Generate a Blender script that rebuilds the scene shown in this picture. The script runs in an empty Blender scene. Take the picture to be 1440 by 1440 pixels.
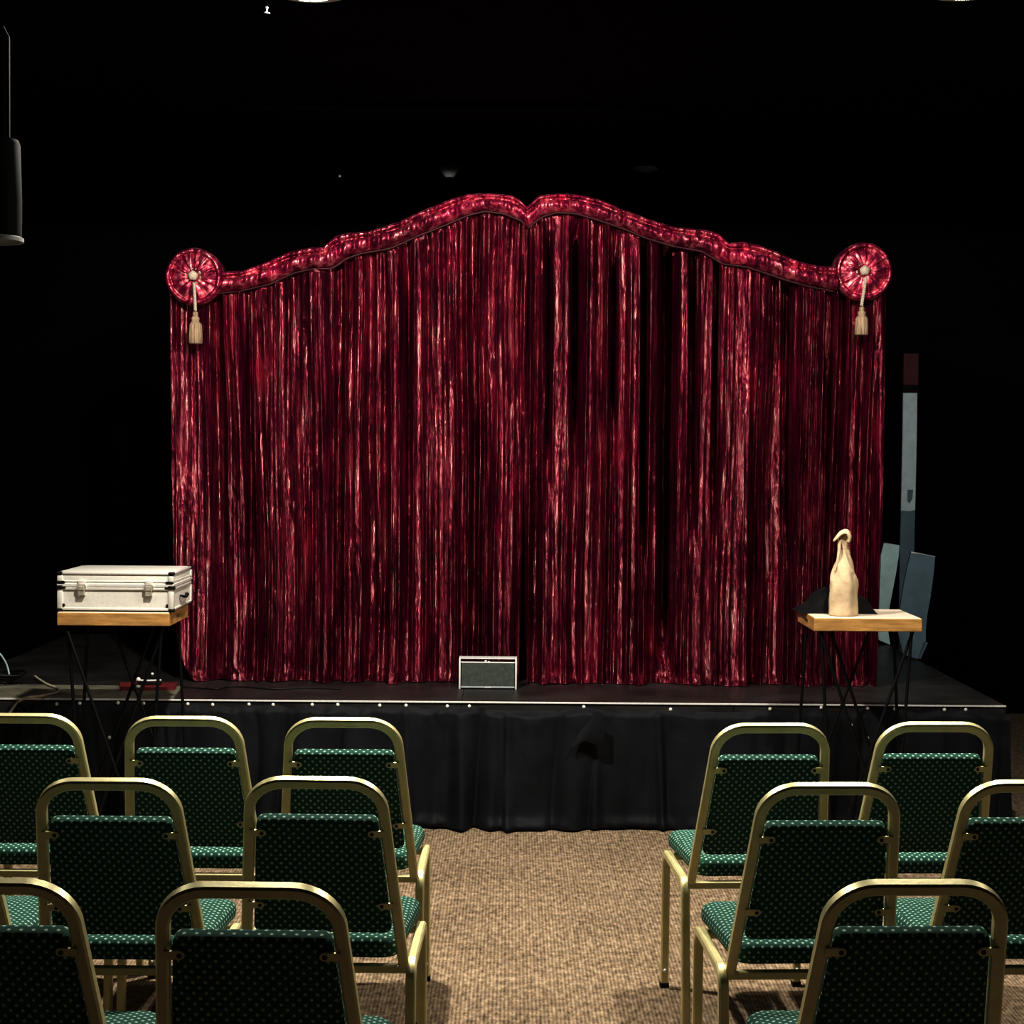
import bpy, bmesh, math, random
import numpy as np
from mathutils import Vector, Matrix

random.seed(7)
PI = math.pi
C = bpy.context.scene.collection
scene = bpy.context.scene

# ------------------------------------------------------------------ camera
F = 2400.0                       # focal length in pixels of the 1440 px frame
H = 1.634
PITCH = math.radians(2.08)
ROLL = math.radians(0.43)
cam_d = bpy.data.cameras.new('camera')
cam_d.sensor_width = 36.0
cam_d.lens = 36.0 * F / 1440.0
cam_d.clip_end = 60
cam = bpy.data.objects.new('camera', cam_d)
C.objects.link(cam)
ROT = Matrix.Rotation(PI / 2 - PITCH, 3, 'X') @ Matrix.Rotation(ROLL, 3, 'Z')
cam.matrix_world = Matrix.Translation((0, 0, H)) @ ROT.to_4x4()
scene.camera = cam
EYE = Vector((0, 0, H))


def ray(px, py):
    return ROT @ Vector(((px - 720.0) / F, (720.0 - py) / F, -1.0))


def at(px, py, Y):               # measured photo point -> place in the room, on the plane y = Y
    d = ray(px, py)
    return EYE + d * (Y / d.y)


def onz(px, py, z):              # ... on the level z
    d = ray(px, py)
    return EYE + d * ((z - H) / d.z)


# ------------------------------------------------------------------ noise
_rng = np.random.default_rng(11)
_TAB = _rng.random((512, 512))


def vn(x, z, k=0):
    x = np.asarray(x, float) + 37.31 * k + 1000.0
    z = np.asarray(z, float) + 61.77 * k + 1000.0
    xi = np.floor(x).astype(int); zi = np.floor(z).astype(int)
    fx = x - xi; fz = z - zi
    fx = fx * fx * fx * (fx * (fx * 6 - 15) + 10); fz = fz * fz * (3 - 2 * fz)
    a = _TAB[xi % 512, zi % 512]; b = _TAB[(xi + 1) % 512, zi % 512]
    c = _TAB[xi % 512, (zi + 1) % 512]; d = _TAB[(xi + 1) % 512, (zi + 1) % 512]
    return (a * (1 - fx) + b * fx) * (1 - fz) + (c * (1 - fx) + d * fx) * fz


# ------------------------------------------------------------------ materials
def mat(name, col, rough=0.5, metal=0.0, var=0.15, scale=20.0, bump=0.0, bscale=80.0, stretch=(1, 1, 1), spec=0.5, sheen=0.0,
        sheen_tint=(1, 1, 1), spec_tint=None, coat=0.0, rough_var=0.0, emit=None, emit_s=0.0):
    m = bpy.data.materials.new(name); m.use_nodes = True
    nt = m.node_tree; nt.nodes.clear()
    out = nt.nodes.new('ShaderNodeOutputMaterial')
    p = nt.nodes.new('ShaderNodeBsdfPrincipled')
    nt.links.new(p.outputs[0], out.inputs[0])
    tc = nt.nodes.new('ShaderNodeTexCoord'); mp = nt.nodes.new('ShaderNodeMapping')
    mp.inputs['Scale'].default_value = stretch
    nt.links.new(tc.outputs['Object'], mp.inputs[0])
    n = nt.nodes.new('ShaderNodeTexNoise'); n.inputs['Scale'].default_value = scale; n.inputs['Detail'].default_value = 5
    nt.links.new(mp.outputs[0], n.inputs['Vector'])
    r = nt.nodes.new('ShaderNodeValToRGB')
    r.color_ramp.elements[0].position = 0.3; r.color_ramp.elements[1].position = 0.7
    r.color_ramp.elements[0].color = tuple(max(0, c * (1 - var)) for c in col) + (1,)
    r.color_ramp.elements[1].color = tuple(min(1, c * (1 + var)) for c in col) + (1,)
    nt.links.new(n.outputs['Fac'], r.inputs[0]); nt.links.new(r.outputs[0], p.inputs['Base Color'])
    p.inputs['Roughness'].default_value = rough; p.inputs['Metallic'].default_value = metal
    p.inputs['Specular IOR Level'].default_value = spec
    if rough_var:
        mr = nt.nodes.new('ShaderNodeMapRange')
        mr.inputs['To Min'].default_value = max(0.02, rough - rough_var); mr.inputs['To Max'].default_value = min(1, rough + rough_var)
        nt.links.new(n.outputs['Fac'], mr.inputs[0]); nt.links.new(mr.outputs[0], p.inputs['Roughness'])
    if sheen:
        p.inputs['Sheen Weight'].default_value = sheen; p.inputs['Sheen Tint'].default_value = tuple(sheen_tint) + (1,)
        p.inputs['Sheen Roughness'].default_value = 0.35
    if spec_tint:
        p.inputs['Specular Tint'].default_value = tuple(spec_tint) + (1,)
    if coat:
        p.inputs['Coat Weight'].default_value = coat; p.inputs['Coat Roughness'].default_value = 0.2
    if emit:
        p.inputs['Emission Color'].default_value = tuple(emit) + (1,); p.inputs['Emission Strength'].default_value = emit_s
    if bump:
        n2 = nt.nodes.new('ShaderNodeTexNoise'); n2.inputs['Scale'].default_value = bscale; n2.inputs['Detail'].default_value = 4
        nt.links.new(mp.outputs[0], n2.inputs['Vector'])
        b = nt.nodes.new('ShaderNodeBump'); b.inputs['Strength'].default_value = bump; b.inputs['Distance'].default_value = 0.01
        nt.links.new(n2.outputs['Fac'], b.inputs['Height']); nt.links.new(b.outputs[0], p.inputs['Normal'])
    m['p'] = p.name
    return m


def vmath(nt, op, a, b=None, scale=None):
    n = nt.nodes.new('ShaderNodeVectorMath'); n.operation = op
    for i, v in enumerate((a, b)):
        if v is None: continue
        if hasattr(v, 'links'): nt.links.new(v, n.inputs[i])
        else: n.inputs[i].default_value = v
    if scale is not None: n.inputs['Scale'].default_value = scale
    return n


def smath(nt, op, a, b=None):
    n = nt.nodes.new('ShaderNodeMath'); n.operation = op
    for i, v in enumerate((a, b)):
        if v is None: continue
        if hasattr(v, 'links'): nt.links.new(v, n.inputs[i])
        else: n.inputs[i].default_value = v
    return n.outputs[0]


def dotted_fabric():
    m = bpy.data.materials.new('green_dotted_fabric'); m.use_nodes = True
    nt = m.node_tree; p = nt.nodes['Principled BSDF']
    uv = nt.nodes.new('ShaderNodeUVMap'); uv.uv_map = 'UVMap'
    per = 0.0215
    outs = []
    for off in ((0, 0, 0), (0.5, 0.5, 0)):
        s = vmath(nt, 'SCALE', uv.outputs[0], None, 1.0 / per)
        a = vmath(nt, 'ADD', s.outputs[0], off)
        f = vmath(nt, 'FRACTION', a.outputs[0])
        c = vmath(nt, 'SUBTRACT', f.outputs[0], (0.5, 0.5, 0))
        c2 = vmath(nt, 'MULTIPLY', c.outputs[0], (1, 1, 0))
        l = vmath(nt, 'LENGTH', c2.outputs[0])
        mr = nt.nodes.new('ShaderNodeMapRange'); mr.inputs['From Min'].default_value = 0.19; mr.inputs['From Max'].default_value = 0.09
        nt.links.new(l.outputs['Value'], mr.inputs[0]); outs.append(mr.outputs[0])
    dots = smath(nt, 'MAXIMUM', outs[0], outs[1])
    no = nt.nodes.new('ShaderNodeTexNoise'); no.inputs['Scale'].default_value = 350
    nt.links.new(uv.outputs[0], no.inputs['Vector'])
    r = nt.nodes.new('ShaderNodeValToRGB')
    r.color_ramp.elements[0].color = (0.016, 0.062, 0.046, 1); r.color_ramp.elements[1].color = (0.034, 0.125, 0.094, 1)
    nt.links.new(no.outputs['Fac'], r.inputs[0])
    mx = nt.nodes.new('ShaderNodeMix'); mx.data_type = 'RGBA'
    nt.links.new(dots, mx.inputs['Factor']); nt.links.new(r.outputs[0], mx.inputs['A'])
    mx.inputs['B'].default_value = (0.46, 0.60, 0.52, 1)
    nt.links.new(mx.outputs['Result'], p.inputs['Base Color'])
    p.inputs['Roughness'].default_value = 0.85; p.inputs['Specular IOR Level'].default_value = 0.2
    b = nt.nodes.new('ShaderNodeBump'); b.inputs['Strength'].default_value = 0.35; b.inputs['Distance'].default_value = 0.002
    hs = smath(nt, 'ADD', no.outputs['Fac'], dots)
    nt.links.new(hs, b.inputs['Height']); nt.links.new(b.outputs[0], p.inputs['Normal'])
    return m


def carpet_mat():
    m = bpy.data.materials.new('brown_ribbed_carpet'); m.use_nodes = True
    nt = m.node_tree; p = nt.nodes['Principled BSDF']
    tc = nt.nodes.new('ShaderNodeTexCoord')
    mp = nt.nodes.new('ShaderNodeMapping'); mp.inputs['Scale'].default_value = (1, 0.5, 1)
    nt.links.new(tc.outputs['Object'], mp.inputs[0])
    n1 = nt.nodes.new('ShaderNodeTexNoise'); n1.inputs['Scale'].default_value = 50; n1.inputs['Detail'].default_value = 3; n1.inputs['Roughness'].default_value = 0.7
    nt.links.new(mp.outputs[0], n1.inputs['Vector'])
    n2 = nt.nodes.new('ShaderNodeTexNoise'); n2.inputs['Scale'].default_value = 3.0; n2.inputs['Detail'].default_value = 4
    nt.links.new(tc.outputs['Object'], n2.inputs['Vector'])
    w = nt.nodes.new('ShaderNodeTexWave'); w.wave_type = 'BANDS'; w.bands_direction = 'X'; w.inputs['Scale'].default_value = 27
    w.inputs['Distortion'].default_value = 1.2; w.inputs['Detail'].default_value = 2; w.inputs['Detail Scale'].default_value = 3
    nt.links.new(tc.outputs['Object'], w.inputs['Vector'])
    a = smath(nt, 'MULTIPLY', n1.outputs['Fac'], 0.78); b_ = smath(nt, 'MULTIPLY', w.outputs['Fac'], 0.12)
    s = smath(nt, 'ADD', a, b_); s = smath(nt, 'ADD', s, smath(nt, 'MULTIPLY', n2.outputs['Fac'], 0.16))
    r = nt.nodes.new('ShaderNodeValToRGB')
    e = r.color_ramp.elements
    e[0].position = 0.34; e[0].color = (0.085, 0.064, 0.045, 1)
    e[1].position = 0.72; e[1].color = (0.46, 0.365, 0.265, 1)
    e2 = r.color_ramp.elements.new(0.53); e2.color = (0.245, 0.187, 0.130, 1)
    nt.links.new(s, r.inputs[0]); nt.links.new(r.outputs[0], p.inputs['Base Color'])
    p.inputs['Roughness'].default_value = 0.95; p.inputs['Specular IOR Level'].default_value = 0.1
    bp = nt.nodes.new('ShaderNodeBump'); bp.inputs['Strength'].default_value = 0.7; bp.inputs['Distance'].default_value = 0.006
    nt.links.new(s, bp.inputs['Height']); nt.links.new(bp.outputs[0], p.inputs['Normal'])
    return m


def velvet_mat(name, bump=0.4, streak=(56, 56, 4.0), tangent=(1, 0, 0), aniso=0.88, grough=0.36, boost=1.15):
    """Crushed velvet: dark pile that shines across the folds, the pile laid differently in long vertical streaks."""
    m = bpy.data.materials.new(name); m.use_nodes = True
    nt = m.node_tree; p = nt.nodes['Principled BSDF']
    tc = nt.nodes.new('ShaderNodeTexCoord')

    def noise(scale, detail, vec, rough=0.55):
        mp = nt.nodes.new('ShaderNodeMapping'); mp.inputs['Scale'].default_value = vec
        nt.links.new(tc.outputs['Object'], mp.inputs[0])
        n = nt.nodes.new('ShaderNodeTexNoise'); n.inputs['Scale'].default_value = scale; n.inputs['Detail'].default_value = detail
        n.inputs['Roughness'].default_value = rough
        nt.links.new(mp.outputs[0], n.inputs['Vector']); return n.outputs['Fac']

    def ramp(fac, stops):
        r = nt.nodes.new('ShaderNodeValToRGB'); e = r.color_ramp.elements
        e[0].position, e[0].color = stops[0][0], stops[0][1]
        e[1].position, e[1].color = stops[-1][0], stops[-1][1]
        for q, c in stops[1:-1]:
            k = e.new(q); k.color = c
        nt.links.new(fac, r.inputs[0]); return r.outputs[0]
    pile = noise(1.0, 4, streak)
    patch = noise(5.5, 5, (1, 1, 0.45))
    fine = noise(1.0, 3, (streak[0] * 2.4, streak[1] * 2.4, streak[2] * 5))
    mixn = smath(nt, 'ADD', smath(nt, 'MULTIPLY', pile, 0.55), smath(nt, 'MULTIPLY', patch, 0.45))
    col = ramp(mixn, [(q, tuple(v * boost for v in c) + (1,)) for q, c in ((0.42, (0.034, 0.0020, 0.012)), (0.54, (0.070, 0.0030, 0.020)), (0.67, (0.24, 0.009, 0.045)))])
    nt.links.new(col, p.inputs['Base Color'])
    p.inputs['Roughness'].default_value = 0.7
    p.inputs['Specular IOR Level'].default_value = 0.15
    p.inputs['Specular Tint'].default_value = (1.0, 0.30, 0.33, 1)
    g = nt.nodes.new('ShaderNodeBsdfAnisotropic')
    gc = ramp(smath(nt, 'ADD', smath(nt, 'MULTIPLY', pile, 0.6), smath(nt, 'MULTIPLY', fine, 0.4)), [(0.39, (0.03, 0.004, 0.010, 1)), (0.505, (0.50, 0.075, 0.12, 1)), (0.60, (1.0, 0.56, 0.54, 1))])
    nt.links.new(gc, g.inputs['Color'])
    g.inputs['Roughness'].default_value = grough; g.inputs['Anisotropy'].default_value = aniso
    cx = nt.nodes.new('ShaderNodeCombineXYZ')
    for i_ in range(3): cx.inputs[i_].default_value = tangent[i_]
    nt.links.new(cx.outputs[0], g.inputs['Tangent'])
    mx = nt.nodes.new('ShaderNodeMixShader'); mx.inputs[0].default_value = 0.48
    b = nt.nodes.new('ShaderNodeBump'); b.inputs['Strength'].default_value = bump; b.inputs['Distance'].default_value = 0.008
    nt.links.new(smath(nt, 'ADD', pile, smath(nt, 'MULTIPLY', fine, 0.5)), b.inputs['Height'])
    nt.links.new(b.outputs[0], p.inputs['Normal']); nt.links.new(b.outputs[0], g.inputs['Normal'])
    out = nt.nodes['Material Output']
    nt.links.new(p.outputs[0], mx.inputs[1]); nt.links.new(g.outputs[0], mx.inputs[2]); nt.links.new(mx.outputs[0], out.inputs[0])
    return m


M = {}
M['gold'] = mat('champagne_gold_paint', (0.72, 0.67, 0.40), 0.42, 0.45, 0.12, 14, 0.05, 60)
M['fabric'] = dotted_fabric()
M['carpet'] = carpet_mat()
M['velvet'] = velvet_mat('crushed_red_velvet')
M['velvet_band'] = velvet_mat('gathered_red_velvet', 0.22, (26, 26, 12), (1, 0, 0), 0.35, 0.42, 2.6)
M['piping'] = mat('dark_maroon_piping_cord', (0.05, 0.004, 0.012), 0.6, 0, 0.3, 60)
M['black_paint'] = mat('matt_black_wall_paint', (0.0022, 0.0025, 0.004), 0.9, 0, 0.3, 2, 0.1, 30, spec=0.1)
M['black_ceiling'] = mat('matt_black_ceiling_paint', (0.0022, 0.0025, 0.004), 0.9, 0, 0.3, 3, 0.1, 30, spec=0.1)
M['skirt'] = mat('black_polyester_cloth', (0.0125, 0.0135, 0.017), 0.65, 0, 0.25, 8, 0.15, 40, spec=0.2)
M['deck'] = mat('dark_scuffed_stage_vinyl', (0.036, 0.033, 0.032), 0.42, 0, 0.45, 3.5, 0.05, 30, rough_var=0.12, spec=0.45)
M['alu'] = mat('brushed_aluminium', (0.82, 0.82, 0.80), 0.45, 0.15, 0.08, 60, 0.03, 200, (1, 1, 0.1))
M['case'] = mat('silver_case_panel', (0.69, 0.67, 0.625), 0.42, 0.1, 0.05, 90, 0.05, 300)
M['case_edge'] = mat('satin_aluminium_edge', (0.74, 0.72, 0.68), 0.32, 0.3, 0.05, 60)
M['chrome'] = mat('worn_chrome', (0.66, 0.62, 0.54), 0.3, 0.55, 0.2, 60)
M['black_plastic'] = mat('black_plastic', (0.008, 0.008, 0.009), 0.4, 0, 0.2, 60)
M['black_metal'] = mat('black_steel_rod', (0.006, 0.006, 0.007), 0.45, 0.3, 0.2, 60)
M['wood'] = mat('bamboo_wood', (0.44, 0.265, 0.105), 0.45, 0, 0.32, 9, 0.1, 40, (1, 1, 7), coat=0.15)
M['wood_top'] = mat('pale_worn_board', (0.68, 0.60, 0.50), 0.55, 0, 0.08, 8, 0.05, 40, (1, 6, 1))
M['kraft'] = mat('tan_cloth_bag', (0.54, 0.43, 0.30), 0.8, 0, 0.10, 16, 0.3, 40)
M['black_cloth'] = mat('black_soft_cloth', (0.007, 0.007, 0.008), 0.85, 0, 0.3, 20, 0.4, 90, spec=0.25)
M['rope'] = mat('cream_cotton_cord', (0.46, 0.40, 0.33), 0.8, 0, 0.15, 120, 0.4, 300)
M['tassel'] = mat('beige_tassel_yarn', (0.34, 0.25, 0.175), 0.8, 0, 0.35, 160, 0.6, 260, (1, 1, 0.08))
M['blue'] = mat('faded_blue_painted_board', (0.55, 0.76, 0.80), 0.6, 0, 0.18, 7, 0.1, 60)
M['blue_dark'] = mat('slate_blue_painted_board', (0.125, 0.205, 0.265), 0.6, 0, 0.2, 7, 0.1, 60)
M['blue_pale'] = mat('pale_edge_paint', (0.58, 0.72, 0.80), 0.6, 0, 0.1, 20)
M['dark_red'] = mat('dark_red_sleeve', (0.09, 0.003, 0.010), 0.6, 0, 0.35, 12)
M['red'] = mat('red_cover', (0.17, 0.022, 0.028), 0.6, 0, 0.15, 30)
M['white'] = mat('white_plastic', (0.75, 0.75, 0.73), 0.45, 0, 0.05, 50)
M['grille'] = mat('grey_speaker_grille', (0.085, 0.10, 0.088), 0.55, 0.1, 0.2, 60, 0.4, 600)
M['mat_strip'] = mat('olive_grey_rubber_mat', (0.19, 0.18, 0.135), 0.75, 0, 0.3, 10, 0.2, 90)
M['cable_beige'] = mat('beige_cable_sheath', (0.66, 0.61, 0.48), 0.55, 0, 0.1, 40)
M['cable_pale'] = mat('pale_teal_cable_sheath', (0.35, 0.46, 0.48), 0.45, 0, 0.1, 40)
M['cable_black'] = mat('black_cable_sheath', (0.008, 0.008, 0.008), 0.5, 0, 0.1, 40)
M['grey_plastic'] = mat('grey_white_plastic', (0.42, 0.45, 0.48), 0.5, 0, 0.08, 40)
M['fixture'] = mat('dark_lamp_housing', (0.0035, 0.0034, 0.003), 0.8, 0.0, 0.1, 30, spec=0.06)
M['lens'] = mat('glowing_lamp_lens', (0.9, 0.85, 0.7), 0.4, 0, 0.05, 30, emit=(1, 0.93, 0.78), emit_s=14.0)
M['lamp_glow'] = mat('lamp_glow_ring', (0.5, 0.48, 0.42), 0.6, 0, 0.1, 20, emit=(1, 0.95, 0.82), emit_s=0.03)  # weak emission paints the soft glow around the lamps
M['sprinkler'] = mat('dull_grey_metal', (0.035, 0.036, 0.038), 0.7, 0, 0.1, 30, spec=0.2)
M['pale_ring'] = mat('pale_lamp_rim', (0.30, 0.30, 0.30), 0.5, 0, 0.06, 30)
M['rubber'] = mat('dark_rubber', (0.012, 0.012, 0.012), 0.7, 0, 0.2, 60)


# ------------------------------------------------------------------ object helpers
def link(name, me, m=None, parent=None, smooth=False):
    if m is not None:
        me.materials.append(m)
    if smooth:
        me.polygons.foreach_set('use_smooth', [True] * len(me.polygons))
    o = bpy.data.objects.new(name, me); C.objects.link(o)
    if parent is not None: o.parent = parent
    return o


def obj(name, bm, m, parent=None, smooth=False, sharp=None):
    me = bpy.data.meshes.new(name)
    bmesh.ops.recalc_face_normals(bm, faces=bm.faces[:])
    bm.to_mesh(me); bm.free()
    o = link(name, me, m, parent, smooth)
    if smooth and sharp: me.set_sharp_from_angle(angle=math.radians(sharp))
    return o


def thing(name, label, cat, loc=(0, 0, 0), rz=0.0, group=None):
    o = bpy.data.objects.new(name, None); C.objects.link(o)
    o.empty_display_size = 0.1
    o.location = loc; o.rotation_euler = (0, 0, rz)
    tag(o, label, cat, group)
    return o


def tag(o, label, cat, group=None):
    o['label'] = label; o['category'] = cat
    if group: o['group'] = group
    return o


def struct(o):
    o['kind'] = 'structure'
    return o


def bx(bm, lo, hi, bev=0.0, seg=2, mtx=None):
    r = bmesh.ops.create_cube(bm, size=1.0)
    vs = r['verts']
    lo = Vector(lo); hi = Vector(hi)
    for v in vs:
        v.co = Vector(((lo[i] + hi[i]) / 2 + v.co[i] * (hi[i] - lo[i]) for i in range(3)))
    if bev > 0:
        es = list({e for v in vs for e in v.link_edges})
        rr = bmesh.ops.bevel(bm, geom=es, offset=bev, segments=seg, profile=0.5, affect='EDGES')
        vs = list({v for f in rr['faces'] for v in f.verts} | {v for v in vs if v.is_valid})
    if mtx is not None:
        for v in vs: v.co = mtx @ v.co
    return vs


def sweep(bm, path, prof, side=None, caps=True, scales=None):
    """Sweep a closed profile [(a, b)] along path; a runs along `side` (fixed) or a transported normal."""
    P = [Vector(p) for p in path]
    n = len(P); rings = []
    nrm = None
    for i in range(n):
        t = (P[min(i + 1, n - 1)] - P[max(i - 1, 0)]).normalized()
        if side is not None:
            u = Vector(side); u = (u - t * u.dot(t)).normalized()
        else:
            if nrm is None:
                nrm = t.orthogonal().normalized()
            nrm = (nrm - t * nrm.dot(t)).normalized(); u = nrm
        w = t.cross(u)
        # keep the section's true width on a bend
        k = 1.0
        if 0 < i < n - 1:
            c = (P[i] - P[i - 1]).normalized().dot((P[i + 1] - P[i]).normalized())
            k = 1.0 / max(0.5, math.sqrt((1 + c) / 2))
        s = scales[i] if scales else 1.0
        rings.append([bm.verts.new(P[i] + u * (a * s) + w * (b * s * k)) for a, b in prof])
    m = len(prof)
    for i in range(n - 1):
        for j in range(m):
            bm.faces.new((rings[i][j], rings[i][(j + 1) % m], rings[i + 1][(j + 1) % m], rings[i + 1][j]))
    if caps:
        bm.faces.new(rings[0][::-1]); bm.faces.new(rings[-1])
    return rings


def rnd(r, n=10):
    return [(r * math.cos(2 * PI * i / n), r * math.sin(2 * PI * i / n)) for i in range(n)]


def sq(a, b, c):
    a /= 2; b /= 2
    return [(-a + c, -b), (a - c, -b), (a, -b + c), (a, b - c), (a - c, b), (-a + c, b), (-a, b - c), (-a, -b + c)]


def lathe(bm, prof, n=32, centre=(0, 0, 0), fn=None):
    """prof: (r, z) from bottom to top, revolved about Z; fn(angle, z) scales the radius."""
    cx, cy, cz = centre; rings = []
    for r, z in prof:
        if r < 1e-6:
            rings.append([bm.verts.new((cx, cy, cz + z))])
        else:
            rings.append([bm.verts.new((cx + r * (fn(2 * PI * i / n, z) if fn else 1) * math.cos(2 * PI * i / n),
                                        cy + r * (fn(2 * PI * i / n, z) if fn else 1) * math.sin(2 * PI * i / n), cz + z)) for i in range(n)])
    for a, b in zip(rings[:-1], rings[1:]):
        if len(a) == 1 and len(b) == 1: continue
        for i in range(n):
            j = (i + 1) % n
            if len(a) == 1: bm.faces.new((a[0], b[j], b[i]))
            elif len(b) == 1: bm.faces.new((a[i], a[j], b[0]))
            else: bm.faces.new((a[i], a[j], b[j], b[i]))
    return rings


def arc(c, r, a0, a1, n, f):
    return [f(c[0] + r * math.cos(a0 + (a1 - a0) * i / n), c[1] + r * math.sin(a0 + (a1 - a0) * i / n)) for i in range(n + 1)]


def smooth_path(pts, n=8):
    P = [Vector(p) for p in pts]; out = []
    for i in range(len(P) - 1):
        p0 = P[max(i - 1, 0)]; p1 = P[i]; p2 = P[i + 1]; p3 = P[min(i + 2, len(P) - 1)]
        for k in range(n):
            t = k / n
            out.append(0.5 * ((2 * p1) + (p2 - p0) * t + (2 * p0 - 5 * p1 + 4 * p2 - p3) * t * t + (3 * p1 - p0 - 3 * p2 + p3) * t ** 3))
    out.append(P[-1])
    return out


def grid_mesh(name, V, close=False):
    """V: (rows, cols, 3) array -> mesh."""
    nr, nc = V.shape[:2]
    me = bpy.data.meshes.new(name)
    idx = np.arange(nr * nc).reshape(nr, nc)
    if close:
        a = idx[:-1, :]; b = np.roll(idx, -1, 1)[:-1, :]; c = np.roll(idx, -1, 1)[1:, :]; d = idx[1:, :]
    else:
        a = idx[:-1, :-1]; b = idx[:-1, 1:]; c = idx[1:, 1:]; d = idx[1:, :-1]
    f = np.stack([a, b, c, d], -1).reshape(-1, 4)
    me.vertices.add(nr * nc); me.vertices.foreach_set('co', V.reshape(-1).astype(np.float32))
    me.loops.add(f.size); me.loops.foreach_set('vertex_index', f.reshape(-1).astype(np.int32))
    me.polygons.add(len(f)); me.polygons.foreach_set('loop_start', np.arange(0, f.size, 4).astype(np.int32))
    me.update(calc_edges=True); me.validate()
    return me


def box_uv(me):
    uv = me.uv_layers.new(name='UVMap')
    for p in me.polygons:
        n = p.normal; ax = max(range(3), key=lambda i: abs(n[i]))
        for li in p.loop_indices:
            co = me.vertices[me.loops[li].vertex_index].co
            uv.data[li].uv = (co.x, co.y) if ax == 2 else ((co.x, co.z) if ax == 1 else (co.y, co.z))


def cushion(bm, w0, w1, d, t, er, corner, dome, mtx, nseg=5, ncorner=5, botdome=0.0):
    """Padded trapezoid: width w0 at y=0, w1 at y=d, thickness t in z (0..t), rounded rim er."""
    base = [(-w0 / 2, 0), (w0 / 2, 0), (w1 / 2, d), (-w1 / 2, d)]
    cen = Vector((0, d / 2))

    def outline(inset):
        pts = []
        k = [Vector(p) for p in base]
        for i in range(4):
            p = k[i]; a = (k[i - 1] - p).normalized(); b = (k[(i + 1) % 4] - p).normalized()
            c = p + (a + b) * corner
            n0 = (-a.y, a.x); ang0 = math.atan2(-b.y, -b.x); ang1 = math.atan2(-a.y, -a.x)
            while ang1 < ang0: ang1 += 2 * PI
            if ang1 - ang0 > PI: ang0, ang1 = ang1, ang0 + 2 * PI
            for s in range(ncorner + 1):
                an = ang0 + (ang1 - ang0) * s / ncorner
                q = c + Vector((math.cos(an), math.sin(an))) * corner
                q += (cen - q).normalized() * inset
                pts.append(q)
        # resample sides for smooth shading / UV
        out = []
        m = len(pts)
        for i in range(m):
            a = pts[i]; b = pts[(i + 1) % m]
            seg = max(1, int((b - a).length / 0.03))
            for s in range(seg): out.append(a.lerp(b, s / seg))
        return out
    n0 = len(outline(0))
    levels = []
    for s in range(nseg + 1):                       # lower rim
        an = -PI / 2 + (PI / 2) * s / nseg
        levels.append((er * (1 - math.cos(an)), er + er * math.sin(an)))
    for s in range(nseg + 1):                       # upper rim
        an = (PI / 2) * s / nseg
        levels.append((er * (1 - math.cos(an)), t - er + er * math.sin(an)))
    ref = outline(0)
    rings = []
    for ins, z in levels:
        rings.append([bm.verts.new(mtx @ Vector(((q + (cen - q).normalized() * ins).x, (q + (cen - q).normalized() * ins).y, z))) for q in ref])
    for s in (0.8, 0.55, 0.3):
        rings.append([bm.verts.new(mtx @ Vector(((cen.lerp(q + (cen - q).normalized() * er, s)).x, (cen.lerp(q + (cen - q).normalized() * er, s)).y, t + dome * (1 - s * s)))) for q in ref])
    top = bm.verts.new(mtx @ Vector((cen.x, cen.y, t + dome)))
    for a, b in zip(rings[:-1], rings[1:]):
        for i in range(n0):
            bm.faces.new((a[i], a[(i + 1) % n0], b[(i + 1) % n0], b[i]))
    for i in range(n0): bm.faces.new((rings[-1][i], rings[-1][(i + 1) % n0], top))
    bm.faces.new(rings[0][::-1])


# ------------------------------------------------------------------ room
CEIL = 3.10
XL, XR, YF, YB = -4.6, 4.4, -2.6, 10.7
STAGE_Z = 0.54
YS = onz(743, 987.5, STAGE_Z).y           # stage front edge
YC = onz(743, 959, STAGE_Z).y             # curtain line


def slab(name, lo, hi, m):
    bm = bmesh.new(); bx(bm, lo, hi)
    return struct(obj(name, bm, m))


slab('floor', (XL, YF, -0.1), (XR, YB, 0), M['carpet'])
slab('ceiling', (XL, YF, CEIL), (XR, YB, CEIL + 0.1), M['black_ceiling'])
slab('wall_back', (XL - 0.1, YB, 0), (XR + 0.1, YB + 0.1, CEIL), M['black_paint'])
slab('wall_front', (XL - 0.1, YF - 0.1, 0), (XR + 0.1, YF, CEIL), M['black_paint'])
slab('wall_left', (XL - 0.1, YF, 0), (XL, YB, CEIL), M['black_paint'])
slab('wall_right', (XR, YF, 0), (XR + 0.1, YB, CEIL), M['black_paint'])
# shallow ceiling beam over the stage
slab('trim_1', (at(370, 170, 7.3).x, 7.3, CEIL - 0.03), (at(940, 170, 7.3).x, 7.5, CEIL - 0.001), M['black_ceiling'])

# ------------------------------------------------------------------ stage
SX0 = -2.58
SX1 = onz(1418, 994, STAGE_Z).x
SYB = 9.95
stage = thing('stage_platform', 'low black stage platform carrying the red curtain', 'stage', ((SX0 + SX1) / 2, (YS + SYB) / 2, 0))
ox, oy = stage.location.x, stage.location.y
hw, hd = (SX1 - SX0) / 2, (SYB - YS) / 2
bm = bmesh.new()
nb = 4
for i in range(nb):                        # deck panels with hairline seams
    a = -hw + 2 * hw * i / nb; b = -hw + 2 * hw * (i + 1) / nb
    for (c0, c1) in ((-hd + 0.006, 0), (0.0, hd)):
        bx(bm, (a + 0.0008, c0 + 0.0008, STAGE_Z - 0.05), (b - 0.0008, c1 - 0.0008, STAGE_Z), 0.0015, 1)
obj('deck', bm, M['deck'], stage)
bm = bmesh.new(); bx(bm, (-hw, -hd, STAGE_Z - 0.0065), (hw, -hd + 0.008, STAGE_Z + 0.001), 0.001, 1)
o = obj('edge_trim', bm, M['alu'], stage); o['label'] = 'thin bright metal edge strip'
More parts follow.
